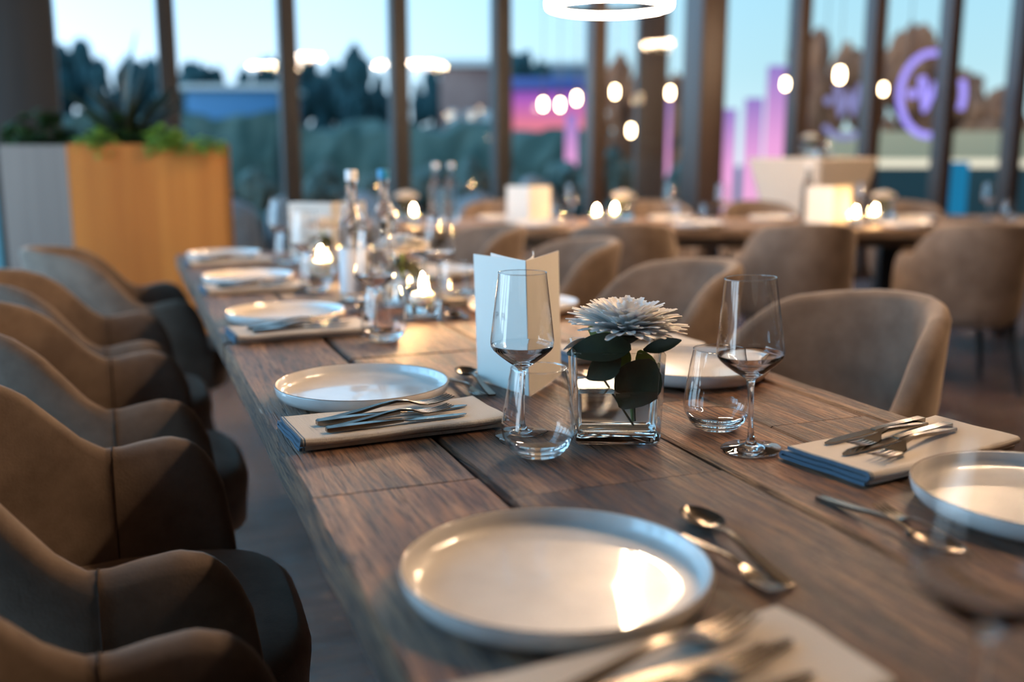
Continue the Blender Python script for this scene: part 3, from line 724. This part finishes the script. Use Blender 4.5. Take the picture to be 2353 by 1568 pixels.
# ------------------------------------------------------------------ back tables
def at(u, v): return ground(u, v)
def plain_table(name, label, u0, u1, v0, v1, seed):
    cx_, cy_ = at((u0 + u1) / 2, (v0 + v1) / 2)
    o = thing(name, label, 'table', (cx_, cy_, 0), -YAW)
    L, D = u1 - u0, v1 - v0; n = 4
    for i in range(n):
        w = D / n
        obj('plank', plank_mesh(w - .004, L, .045, M_table2, seed + i, 'X'), o, (-L / 2, -D / 2 + i * w, TZ))
    obj('underframe', MB().add(box((0, 0, .672), (L - .3, D - .24, .055))).mesh('underframe', M_table2, False), o)
    for a in (-1, 1):
        for b in (-1, 1):
            obj('leg', MB().add(rbox((a * (L / 2 - .35), b * (D / 2 - .2), .322), (.13, .10, .644), .004)).mesh('leg', M_black, True, 30), o)
    return o
plain_table('back_table', 'long oak table set for dinner in front of the windows', -1.05, 2.62, 5.2, 6.2, 60)
plain_table('side_table', 'oak table at the right edge of the photo', 2.80, 4.4, 5.5, 6.5, 80)
gf = 'armchairs along the near side of the back table'; gb = 'armchairs along the window side of the back table'
for k, (px, v, rz) in enumerate([(1425, 4.83, 0.0), (1832, 4.80, .02), (2228, 4.76, -.02)]):
    u = (px - 1176.5) / 2288 * v * 1.0; x, y = at(u, v + .02)
    chair('taupe armchair with its back to the camera at the back table, ' + ['left of three', 'middle of three', 'right of three'][k], x, y, PI / 2 - YAW + rz, gf)
for k, px in enumerate([1143, 1510, 1750, 2092]):
    v = 6.68; u = (px - 1176.5) / 2288 * v; x, y = at(u, v)
    chair('taupe armchair on the window side of the back table, ' + ['behind the left menu card', 'behind the left white bloom', 'before the beige cocktail table', 'at the right end'][k], x, y, -PI / 2 - YAW, gb)
def spot(px, v): return at((px - 1176.5) / 2288 * v, v)
# laid places on the back table
for k, (px, v) in enumerate([(1150, 5.95), (1540, 5.95), (1770, 5.95), (2090, 5.95), (1240, 5.42), (1600, 5.40), (2080, 5.40)]):
    x, y = spot(px, v)
    plate('white plate on the back table, ' + ['window side behind the left menu', 'window side near the pillar', 'window side before the beige cocktail table', 'window side at the right end', 'near side at the left', 'near side left of the middle chair', 'near side at the right end'][k], x, y, TZ, 'plates on the back table')
for k, (px, v) in enumerate([(1313, 5.7), (1537, 5.75), (1655, 5.72), (1975, 5.95)]):
    x, y = spot(px, v)
    wine_glass('wine glass on the back table, ' + ['right of the left menu card', 'right of the left white bloom', 'before the brown pillar', 'left of the right white bloom', 'by the pair of bottles'][k], x, y, TZ, 'wine glasses on the back table')
for k, (px, v) in enumerate([(1560, 5.6), (1620, 5.62), (1280, 5.6)]):
    x, y = spot(px, v)
    tumbler('tumbler on the back table, ' + ['left of the pillar wine glass', 'right before the brown pillar', 'beside the left menu card'][k], x, y, TZ, 'tumblers on the back table')
for k, (px, v) in enumerate([(2262, 5.95), (2310, 6.0)]):
    x, y = spot(px, v)
    (wine_glass if k == 0 else tumbler)(['wine glass on the table at the right edge', 'tumbler on the table at the right edge'][k], x, y, TZ, 'glasses on the side table')
for k, (px, v) in enumerate([(1370, 5.55), (1411, 5.75), (1962, 5.38), (2006, 5.62), (952, 5.6)]):
    x, y = spot(px, v)
    candle_glass('lit candle glass on the back table, ' + ['left below the left bloom', 'right below the left bloom', 'beside the right menu card', 'below the right bloom', 'left end by the bottles'][k], '', x, y, -YAW, .075, .085)
for k, (px, v) in enumerate([(1430, 5.86), (2022, 5.84), (935, 5.8)]):
    x, y = spot(px, v); lab = ['left', 'right', 'far left'][k]
    far_flower('blurred white bloom on the back table, %s one' % lab, x, y)
    square_vase('square glass vase under the %s bloom on the back table' % lab, x, y, -YAW, .105, .118)
for k, (px, v) in enumerate([(1003, 5.75), (1038, 5.85), (1850, 5.75)]):
    x, y = spot(px, v)
    bottle('clear water bottle on the back table, ' + ['left of the far pair', 'right of the far pair', 'beside the right menu card'][k], x, y, M_capwhite, lab=False)
for k, (px, v) in enumerate([(1215, 5.65), (1908, 5.62)]):
    x, y = spot(px, v)
    menu_card('blurred cream menu card on the back table, %s one' % ['left', 'right'][k], x, y, PI - YAW - .55, -YAW + .55, sc=.98)

# cocktail table under a fitted cover, before the right windows
M_cover = plain('beige_cover', (0.62, 0.54, 0.46), 0.9)
x, y = spot(1856, 7.7)
o = thing('cocktail_table', 'tall standing table under a tapered beige cloth cover by the windows', 'table', (x, y, 0), -YAW + .62)
secs = [square_ring(.22, .03, 0.0), square_ring(.225, .03, .3), square_ring(.27, .03, .75), square_ring(.335, .03, 1.06), square_ring(.345, .02, 1.105), square_ring(.335, .02, 1.115)]
obj('cloth_cover', MB().add(loft(secs)).mesh('cloth_cover', M_cover, True, 50), o)
x2, y2 = spot(1848, 7.65)
square_vase('square glass vase on the beige standing table', x2, y2, .3, .105, .118, 1.115)
far_flower('small white bloom on the beige standing table', x2, y2, 1.115)
x2, y2 = spot(1890, 7.6); tumbler('tumbler on the beige standing table', x2, y2, 1.115)

# ------------------------------------------------------------------ planter with plants
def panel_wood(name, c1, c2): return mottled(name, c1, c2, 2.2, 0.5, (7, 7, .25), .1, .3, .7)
M_warmlit = panel_wood('veneer_warm_lit', (0.46, 0.150, 0.026), (0.62, 0.235, 0.045)); M_daylit = panel_wood('veneer_daylit', (0.135, 0.098, 0.078), (0.185, 0.138, 0.112))  # same veneer: lamp-lit and daylit faces are put into two base colours
M_soil = mottled('soil', (0.015, 0.010, 0.007), (0.035, 0.024, 0.016), 25, 0.95, bump=.5)
pc = sight(151, 331, 5.15); PH = pc.z
pl = thing('planter_box', 'chest-high planter box with veneer sides coloured as warm-lit and daylit behind the left chairs', 'planter', (pc.x, pc.y, 0), 0)
A_ = math.radians(-2.0)          # direction of the face coloured warm-lit
ex, ey = Vector((math.cos(A_), math.sin(A_), 0)), Vector((-math.sin(A_), math.cos(A_), 0))
PW, PG, PD = 0.80, 0.34, 0.60
gdir = Vector((-math.cos(math.radians(-20)), -math.sin(math.radians(-20)), 0))
def slab(a, b, t, z0, z1, inward):
    q = [a, b, b + inward * t, a + inward * t]
    return loft([[(p.x, p.y, z0) for p in q], [(p.x, p.y, z1) for p in q]])
O_ = Vector((0, 0, 0))
obj('warm_lit_panel', MB().add(slab(O_, ex * PW, .03, .02, PH, ey)).mesh('warm_lit_panel', M_warmlit, False), pl, label='front veneer panel coloured as warm-lit')
obj('side_panel', MB().add(slab(ex * PW, ex * PW + ey * PD, .03, .02, PH, -ex)).mesh('side_panel', M_warmlit, False), pl)
obj('daylit_panel', MB().add(slab(gdir * PG, O_ + gdir * .001, .03, .02, PH - .005, ey)).mesh('daylit_panel', M_daylit, False), pl, label='front veneer panel coloured as daylit')
obj('side_panel', MB().add(slab(gdir * PG, gdir * PG + ey * PD, .03, .02, PH - .005, ex)).mesh('side_panel', M_daylit, False), pl)
obj('back_panel', MB().add(slab(gdir * PG + ey * PD, ex * PW + ey * PD, .03, .02, PH, -ey)).mesh('back_panel', M_daylit, False), pl)
sq = [gdir * (PG - .03) + ey * .03, O_ + ey * .035, ex * (PW - .03) + ey * .03, ex * (PW - .03) + ey * (PD - .03), gdir * (PG - .03) + ey * (PD - .03)]
obj('soil', MB().add(loft([[(p.x, p.y, 0) for p in sq], [(p.x, p.y, PH - .05) for p in sq]])).mesh('soil', M_soil, False), pl)
M_sword = mottled('dark_sword_leaf', (0.008, 0.018, 0.012), (0.016, 0.032, 0.020), 6, 0.5)
M_bright = leaf_translucent('lime_leaf', (0.26, 0.42, 0.09)); M_mid = leaf_translucent('mid_leaf', (0.04, 0.09, 0.03))
def plant_at(px, dy): 
    q = sight(px, 331, 5.15 + dy); return q.x, q.y
rnd = random.Random(11)
x, y = plant_at(290, .28)
o = thing('spiky_plant', 'dark spiky plant with tall sword leaves in the planter box', 'plant', (x, y, PH - .05))
for i in range(30):
    az = rnd.uniform(0, 2 * PI); el = rnd.uniform(.75, 1.5); L = rnd.uniform(.26, .50) * (1.25 if i < 3 else 1)
    if i == 0: az, el, L = .3, 1.53, .66
    obj('leaf', shared('sword%d' % (i % 3), lambda: leaf_mesh(.4, .026 + .006 * (i % 3), .35, M_sword, .3, .3)), o, (rnd.uniform(-.04, .04), rnd.uniform(-.04, .04), 0), (0, -el, az), (L / .4, 1, 1))
def bushy(label, px, dy, n, R, L, mat, hgt, seed):
    r = random.Random(seed); x, y = plant_at(px, dy); mb = MB()
    lm = leaf_mesh(L, L * .38, .6, None, .2); lv = [v.co.copy() for v in lm.vertices]; lf = [tuple(p.vertices) for p in lm.polygons]
    for i in range(n):
        az = r.uniform(0, 2 * PI); rr = R * math.sqrt(r.random()); zz = r.uniform(0, hgt) * (1 - (rr / R) ** 2 * .6)
        Mx = Matrix.Translation((rr * math.cos(az), rr * math.sin(az) * .6, zz)) @ Matrix.Rotation(r.uniform(0, 2 * PI), 4, 'Z') @ Matrix.Rotation(-r.uniform(-.3, 1.0), 4, 'Y')
        mb.add(([Mx @ v for v in lv], lf))
    o = thing('leafy_plant', label, 'plant', (x, y, PH - .05), 0, 'low leafy plants in the planter')
    obj('foliage', mb.mesh('foliage', mat, True, 80), o, kind='stuff')
bushy('low lime-green leafy plant at the left of the warm-lit panel', 222, .10, 90, .11, .055, M_bright, .14, 1)
bushy('low lime-green leafy plant near the right corner of the planter', 385, .14, 90, .12, .055, M_bright, .16, 2)
bushy('trailing light green plant at the right corner of the planter', 470, .10, 60, .09, .05, M_bright, .10, 3)
bushy('dark leafy plant over the daylit panel of the planter', 85, .25, 120, .17, .09, M_mid, .22, 4)
bushy('dark leafy plant around the spiky plant', 300, .30, 160, .24, .09, M_mid, .20, 5)

# ------------------------------------------------------------------ hung bulbs standing in for lamp reflections in the window glass
def bulb_mesh(): return MB().add(lathe([(0, -.045), (.016, -.042), (.026, -.028), (.028, 0), (.026, .028), (.016, .042), (0, .045)], 20)).mesh('bulb', M_reflection)
for k, (px, py, v) in enumerate([(1248, 240, 7.0), (1287, 241, 7.2), (1325, 226, 6.8), (1413, 211, 6.9), (1540, 213, 7.2), (1805, 193, 7.6), (1930, 172, 7.4), (2030, 205, 7.6), (1450, 300, 6.9)]):
    q = sight(px, py, v)
    o = thing('reflection_bulb', 'small glowing bulb in place of a lamp reflection in the glass, %s from the left' % ['first', 'second', 'third', 'fourth', 'low one sixth', 'seventh', 'eighth', 'rightmost', 'lowest, fifth'][k].replace('low one sixth', 'sixth'), 'lamp', (q.x, q.y, q.z), 0, 'bulbs in place of lamp reflections')
    obj('bulb', shared('bulb', bulb_mesh), o, scale=(.8, .8, .9) if k != 6 else (1.1, 1.1, 1.2))
    obj('socket', shared('socket', lambda: MB().add(lathe([(0, .042), (.013, .042), (.013, .075), (0, .08)], 16)).mesh('socket', M_black)), o)
    obj('cord', MB().add(tube([(0, 0, .075), (0, 0, H - q.z)], .0022, 6)).mesh('cord', M_black), o)

# ------------------------------------------------------------------ outside
M_lawn = mottled('lawn', (0.026, 0.090, 0.080), (0.046, 0.125, 0.110), .6, 0.9)
M_terr = mottled('terrace_gravel', (0.05, 0.05, 0.045), (0.09, 0.09, 0.08), 5, 0.9)
struct('ground', MB().add(box((10, 68, -.25), (260, 120, .3))).mesh('ground', M_lawn, False), 'blue-green lawn beyond the windows')
struct('terrace', MB().add(box((3, 9.4, -.14), (26, 3.2, .2))).mesh('terrace', M_terr, False), 'gravel terrace outside the windows')
def crown_mesh(seed, mat, conic=False):
    r = random.Random(seed); mb = MB()
    bm = bmesh.new(); bmesh.ops.create_icosphere(bm, subdivisions=2, radius=1); bv = [v.co.copy() for v in bm.verts]; bf = [tuple(q.index for q in p.verts) for p in bm.faces]; bm.free()
    for i in range(46):
        t = r.random(); a = r.uniform(0, 2 * PI)
        R = (1 - t) * .5 + .05 if conic else .5 * math.sqrt(max(.05, 1 - (2 * t - 1) ** 2))
        c = Vector((R * math.cos(a) * r.uniform(.3, 1), R * math.sin(a) * r.uniform(.3, 1), .25 + .75 * t)); s = r.uniform(.07, .16) * (1.1 - .6 * t if conic else 1)
        mb.add(([c + v * s * (1 + .45 * noise.noise(v * 2.3 + Vector((i, seed, 0)))) for v in bv], bf))
    return mb.mesh('crown', mat, True, 30)
M_tree = mottled('dark_foliage', (0.001, 0.017, 0.018), (0.002, 0.028, 0.029), 4, 0.9)
M_autumn = mottled('russet_foliage', (0.14, 0.034, 0.010), (0.26, 0.075, 0.024), 4, 0.9)
M_trunk = plain('bark', (0.03, 0.025, 0.02), 0.9)
def tree(label, px, ytop, v, wpx, mat, seed, group, conic=False):
    q = sight(px, ytop, v); hgt = q.z + .1; w = wpx / 2288 * v
    o = thing('garden_tree', label, 'tree', (q.x, q.y, -.1), seed, group)
    key = 'crown%s%d%d' % (mat.name, seed % 4, conic)
    obj('crown', shared(key, lambda: crown_mesh(seed % 4, mat, conic)), o, (0, 0, 0), (0, 0, 0), (w, w, hgt))
    obj('trunk', shared('trunk', lambda: MB().add(tube([(0, 0, 0), (0, 0, .5)], [.04, .025], 8)).mesh('trunk', M_trunk)), o, (0, 0, 0), (0, 0, 0), (w * .8, w * .8, hgt))
tl = [(40, 150, 120), (135, 140, 110), (180, 118, 90), (235, 160, 110), (300, 168, 100), (350, 165, 100), (440, 168, 110), (480, 178, 90), (560, 175, 110), (625, 165, 90), (720, 160, 110), (770, 172, 90), (820, 148, 90), (870, 180, 90), (985, 180, 80), (1200, 150, 90), (1240, 175, 80)]
TREE_AT = ['hidden behind the broad left post', 'first beside the broad left post', 'tallest left of the spiky plant', 'just left of the spiky plant', 'behind the spiky plant', 'left of the second window post', 'right of the second window post', 'above the left half of the blue shed', 'above the right half of the blue shed', 'left of the third window post', 'right of the third window post', 'middle of the fourth bay', 'above the bottles', 'left of the fourth window post', 'left of the brick pavilion', 'left of the stage canopy', 'above the stage canopy']
for k, (px, yt, w) in enumerate(tl):
    tree('dark tree in the treeline outside, ' + TREE_AT[k], px, yt, 44 + (k % 3) * 5.5, w * 1.2, M_tree, k, 'dark trees beyond the lawn', k % 5 == 3)
for k, (px, yt, w, v) in enumerate([(1868, 108, 130, 24), (1950, 150, 120, 27), (2092, 105, 150, 24), (2205, 188, 120, 28), (2300, 232, 150, 22), (1420, 175, 90, 24), (1480, 200, 80, 27), (1560, 195, 90, 23)]):
    tree('russet autumn tree outside, ' + ['behind the second right window post', 'behind the faint sign reflection', 'behind the round neon sign', 'right of the neon sign', 'lowest at the right edge', 'left of the brown post', 'behind the brown post', 'beside the pillar'][k], px, yt, v, w * 1.2, M_autumn, k + 3, 'russet trees')
def hedge_mesh(L, hgt, D, seed, mat):
    r = random.Random(seed); n = int(L / .5); secs = []
    for i in range(n + 1):
        x = -L / 2 + L * i / n; row = []
        for a, z in [(-D / 2, 0), (-D / 2 * 1.1, hgt * .5), (-D / 2 * .8, hgt * .95), (0, hgt), (D / 2 * .8, hgt * .95), (D / 2, 0)]:
            row.append((x + r.uniform(-.1, .1), a + r.uniform(-.15, .15), max(0, z + (r.uniform(-.22, .22) if z else 0))))
        secs.append(row)
    return MB().add(loft(secs)).mesh('hedge', mat, False)
M_hedge = mottled('reed_hedge', (0.020, 0.038, 0.028), (0.060, 0.075, 0.056), 2, 0.95, (1, 1, .3))
for k, (px0, px1, yt, v) in enumerate([(-100, 640, 262, 34), (690, 1130, 290, 33), (1180, 1560, 300, 32)]):
    a, b = sight(px0, yt, v), sight(px1, yt, v); c = (a + b) / 2
    thing('hedge', 'grey-green hedge across the lawn, ' + ['behind the planter', 'between the left window posts', 'below the pink stage'][k], 'hedge', (c.x, c.y, -.1), -YAW, 'hedges', hedge_mesh((b - a).length, c.z + .1, 1.6, k, M_hedge))
# shrubs and boulders just outside the glass
M_shrub = mottled('grey_shrub', (0.030, 0.052, 0.042), (0.075, 0.095, 0.075), 8, 0.95); M_rock = mottled('grey_boulder', (0.13, 0.13, 0.13), (0.22, 0.22, 0.22), 5, 0.85, bump=.4)
def rock_mesh(seed):
    bm = bmesh.new(); bmesh.ops.create_icosphere(bm, subdivisions=3, radius=1)
    v = [p.co * (1 + .28 * noise.noise(p.co * 1.3 + Vector((seed * 5, 0, 0)))) for p in bm.verts]; f = [tuple(q.index for q in p.verts) for p in bm.faces]; bm.free()
    zmin = min(p.z for p in v)
    return mk_mesh('boulder', [Vector((p.x, p.y, p.z - zmin)) for p in v], f, M_rock, True, 35)
for k, (px, yt, v, w) in enumerate([(540, 455, 8.8, .30), (660, 440, 9.1, .30), (830, 440, 8.9, .36), (1090, 440, 9.0, .34), (1230, 402, 9.3, .36)]):
    q = sight(px, yt, v); me = shared('rock%d' % (k % 3), lambda: rock_mesh(k % 3)); hh = (q.z + .04) / me_h if (me_h := max(p.co.z for p in me.vertices)) else 1
    o = thing('boulder', 'grey boulder outside the glass, ' + ['beside the planter', 'right of the planter', 'behind the bottles', 'behind the left end of the back table', 'pale, behind the left menu'][k], 'boulder', (q.x, q.y, -.04), k, 'boulders', me); o.scale = (w * .9, w * .7, hh)
for k, (px, yt, v, w) in enumerate([(590, 425, 10.2, .75), (740, 405, 11.2, .9), (860, 425, 10.2, .75), (985, 405, 11.3, .9), (1090, 400, 10.2, .8), (1300, 395, 11.4, .9), (1410, 385, 10.4, .75), (1560, 400, 11.6, .8)]):
    q = sight(px, yt, v)
    o = thing('garden_shrub', 'low grey-green shrub outside the glass, ' + ['beside the planter', 'right of the third post', 'behind the bottles', 'left of the fifth post', 'above the left end of the back table', 'behind the left menu card', 'above the left white bloom', 'left of the brown pillar'][k], 'shrub', (q.x, q.y, -.3), k, 'low shrubs')
    obj('foliage', shared('crown%s%d' % (M_shrub.name, k % 3), lambda: crown_mesh(k % 3, M_shrub)), o, (0, 0, 0), (0, 0, 0), (w, w, q.z + .3), kind='stuff')

# stage, buildings, banners with painted uplight
def slabpx(name, label, cat, px0, py0, px1, py1, v, mat, depth=.3, group=None, z0=None):
    a, b = sight(px0, py0, v), sight(px1, py1, v); w = math.hypot(b.x - a.x, b.y - a.y)
    lo, hi = min(a.z, b.z), max(a.z, b.z)
    if z0 is not None: lo = z0
    c = (a + b) / 2
    return thing(name, label, cat, (c.x, c.y, lo), -YAW, group, MB().add(rbox((0, depth / 2, (hi - lo) / 2), (w, depth, hi - lo), min(.02, depth / 5))).mesh(name, mat, True, 30))
def lit_mat(name, stops, s, coord_scale):
    m = bpy.data.materials.new(name); m.use_nodes = True; t = m.node_tree; t.nodes.clear()
    o = t.nodes.new('ShaderNodeOutputMaterial'); e = t.nodes.new('ShaderNodeEmission'); e.inputs[1].default_value = s
    tc = t.nodes.new('ShaderNodeTexCoord'); sp = t.nodes.new('ShaderNodeSeparateXYZ'); t.links.new(tc.outputs['Generated'], sp.inputs[0])
    r = ramp(t, stops); t.links.new(sp.outputs[2], r.inputs[0]); t.links.new(r.outputs[0], e.inputs[0]); t.links.new(e.outputs[0], o.inputs[0]); return m
M_screen = lit_mat('stage_screen', [(0, (.85, .16, .30)), (.5, (.80, .22, .30)), (.8, (.45, .12, .50)), (1, (.06, .06, .40))], .62, 1)
M_uplight = lit_mat('uplight_gradient', [(0, (.85, .42, .64)), (.55, (.78, .34, .66)), (1, (.26, .18, .52))], .68, 1)  # emission gradient stands in for magenta spotlights shining up pale columns
M_facade = mottled('brick_red_facade', (0.16, 0.07, 0.055), (0.22, 0.11, 0.085), 1, .9); M_roof = plain('slate_roof', (0.05, 0.06, 0.085), .6); M_blueshed = plain('blue_cladding', (0.015, 0.085, 0.17), .6); M_beige = plain('beige_render', (.42, .36, .32), .9)
GZ = -.1
slabpx('stage_screen', 'glowing pink and violet stage screen beyond the lawn', 'screen', 1178, 195, 1345, 296, 40, M_screen, .3, None, GZ + .9)
o = slabpx('stage_roof', 'dark blue stage canopy above the pink screen', 'canopy', 1165, 178, 1372, 205, 39, plain('blue_canopy', (.035, .045, .16), .6), 3.5)
for a in (-1, 1): obj('leg', MB().add(box((a * 1.6, .1, -(o.location.z - GZ) / 2), (.12, .12, o.location.z - GZ))).mesh('leg', M_black, False), o)
o = slabpx('pavilion', 'low red brick pavilion beyond the lawn', 'building', 1010, 150, 1140, 300, 46, M_facade, 5, None, GZ)
obj('roof', MB().add(box((0, 2.5, o.dimensions.z if False else (sight(1010, 150, 46).z - GZ) + .1), (3.4, 5.4, .3))).mesh('roof', M_beige, False), o)
for a in (-.7, .1, .8): obj('window', MB().add(box((a, -.02, 3.0), (.45, .06, .6))).mesh('window', M_beige, False), o)
o = slabpx('hall', 'flat-roofed hall with a slate parapet behind the stage', 'building', 1262, 150, 1390, 300, 58, M_roof, 5, None, GZ)
obj('parapet', MB().add(box((0, 2.5, sight(1262, 150, 58).z - GZ + .1), (3.5, 5.3, .25))).mesh('parapet', M_beige, False), o)
o = slabpx('blue_shed', 'long low blue shed beyond the lawn behind the planter', 'building', 425, 205, 640, 275, 38, M_blueshed, 4, None, GZ)
obj('roof', MB().add(box((0, 2, sight(425, 205, 38).z - GZ + .08), (3.8, 4.4, .18))).mesh('roof', M_beige, False), o)
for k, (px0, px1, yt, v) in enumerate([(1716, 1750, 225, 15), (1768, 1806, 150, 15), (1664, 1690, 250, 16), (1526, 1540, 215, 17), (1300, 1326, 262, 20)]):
    slabpx('uplit_banner', 'upright banner outside with painted pink and violet uplight, ' + ['left of the tall one', 'tallest, by the right window post', 'beside the brown pillar', 'thin, left of the brown pillar', 'below the stage screen'][k], 'banner', px0, yt, px1, 366, v, M_uplight, .12, 'banners with painted uplight', GZ)
# brown post outside the glass and a lit terrace wall
slabpx('outdoor_post', 'reddish brown timber post outside the glass left of the pillar', 'post', 1472, -120, 1530, 372, 9.6, M_pillar, .2, None, GZ)
M_ledge = emit('led_ledge', (1.0, .93, .74), .55)
M_tw = plain('pale_wall', (.55, .33, .17), .9)
a, b = sight(1990, 355, 13.5), sight(2600, 355, 13.5)
o = thing('terrace_wall', 'low dark terrace wall with a glowing white ledge at the right', 'wall', tuple(((a + b) / 2).xy) + (-.1,), -YAW)
Lw = (b - a).length
obj('wall_body', MB().add(box((0, .2, .54), (Lw, .3, 1.08))).mesh('wall_body', plain('dark_green_wall', (.02, .045, .042), .8), False), o)
obj('light_ledge', MB().add(box((0, .2, 1.14), (Lw, .34, .11))).mesh('light_ledge', M_ledge, False), o, label='glowing white ledge')
obj('back_screen', MB().add(box((0, 1.6, .8), (Lw, .1, 1.6))).mesh('back_screen', M_tw, False), o)
slabpx('blue_light_patch', 'panel painted as blue light on an object outside near the right window post', 'panel', 2172, 372, 2222, 460, 9.8, emit('painted_blue_light', (.02, .30, .60), .35), .05, None, -.04)  # emission stands in for blue light falling on an unidentified item

# neon sign and its reflected double
def neon(label, px, py, v, R, mat, ry, gap):
    q = sight(px, py, v); o = thing('neon_sign', label, 'sign', (q.x, q.y, q.z), 0, 'round neon signs')
    a0, a1 = gap
    obj('ring_tube', MB().add(tube([(R * math.cos(a0 + (a1 - a0) * i / 40), 0, R * math.sin(a0 + (a1 - a0) * i / 40)) for i in range(41)], R * .085, 10)).mesh('ring_tube', mat), o)
    obj('ring_tube', MB().add(tube([(R * math.cos(a), 0, R * math.sin(a)) for a in [math.radians(-20 + 42 * i / 10) for i in range(11)]], R * .085, 10)).mesh('ring_tube', mat), o)
    pts = [(-.36, .42), (-.18, -.36), (.06, .22), (.22, -.32), (.46, .46)]
    obj('letter_tube', MB().add(tube([(R * a, 0, R * b) for a, b in pts], R * .10, 10)).mesh('letter_tube', mat), o, label='letter W of violet tube')
    obj('dot', MB().add(lathe([(0, -.13 * R), (.1 * R, -.08 * R), (.13 * R, 0), (.1 * R, .08 * R), (0, .13 * R)], 16)).mesh('dot', mat), o, (-.62 * R, 0, 0))
    for s in (-.8, .8):
        obj('hanger', MB().add(tube([(R * s, 0, R * .55), (R * s, 0, H - q.z)], .004, 6)).mesh('hanger', M_black), o)
neon('round violet neon sign with a letter W inside, bright one', 2142, 217, 9.9, .39, emit('violet_neon', (.36, .30, .92), .75), 0, (math.radians(52), math.radians(312)))
neon('faint copy of the round neon sign standing in for its reflection', 1946, 232, 10.6, .37, emit('ghost_reflection_glow', (.34, .34, .70), .45), 0, (math.radians(225), math.radians(335)))  # dimmer second sign built in place of a ghost reflection in the window
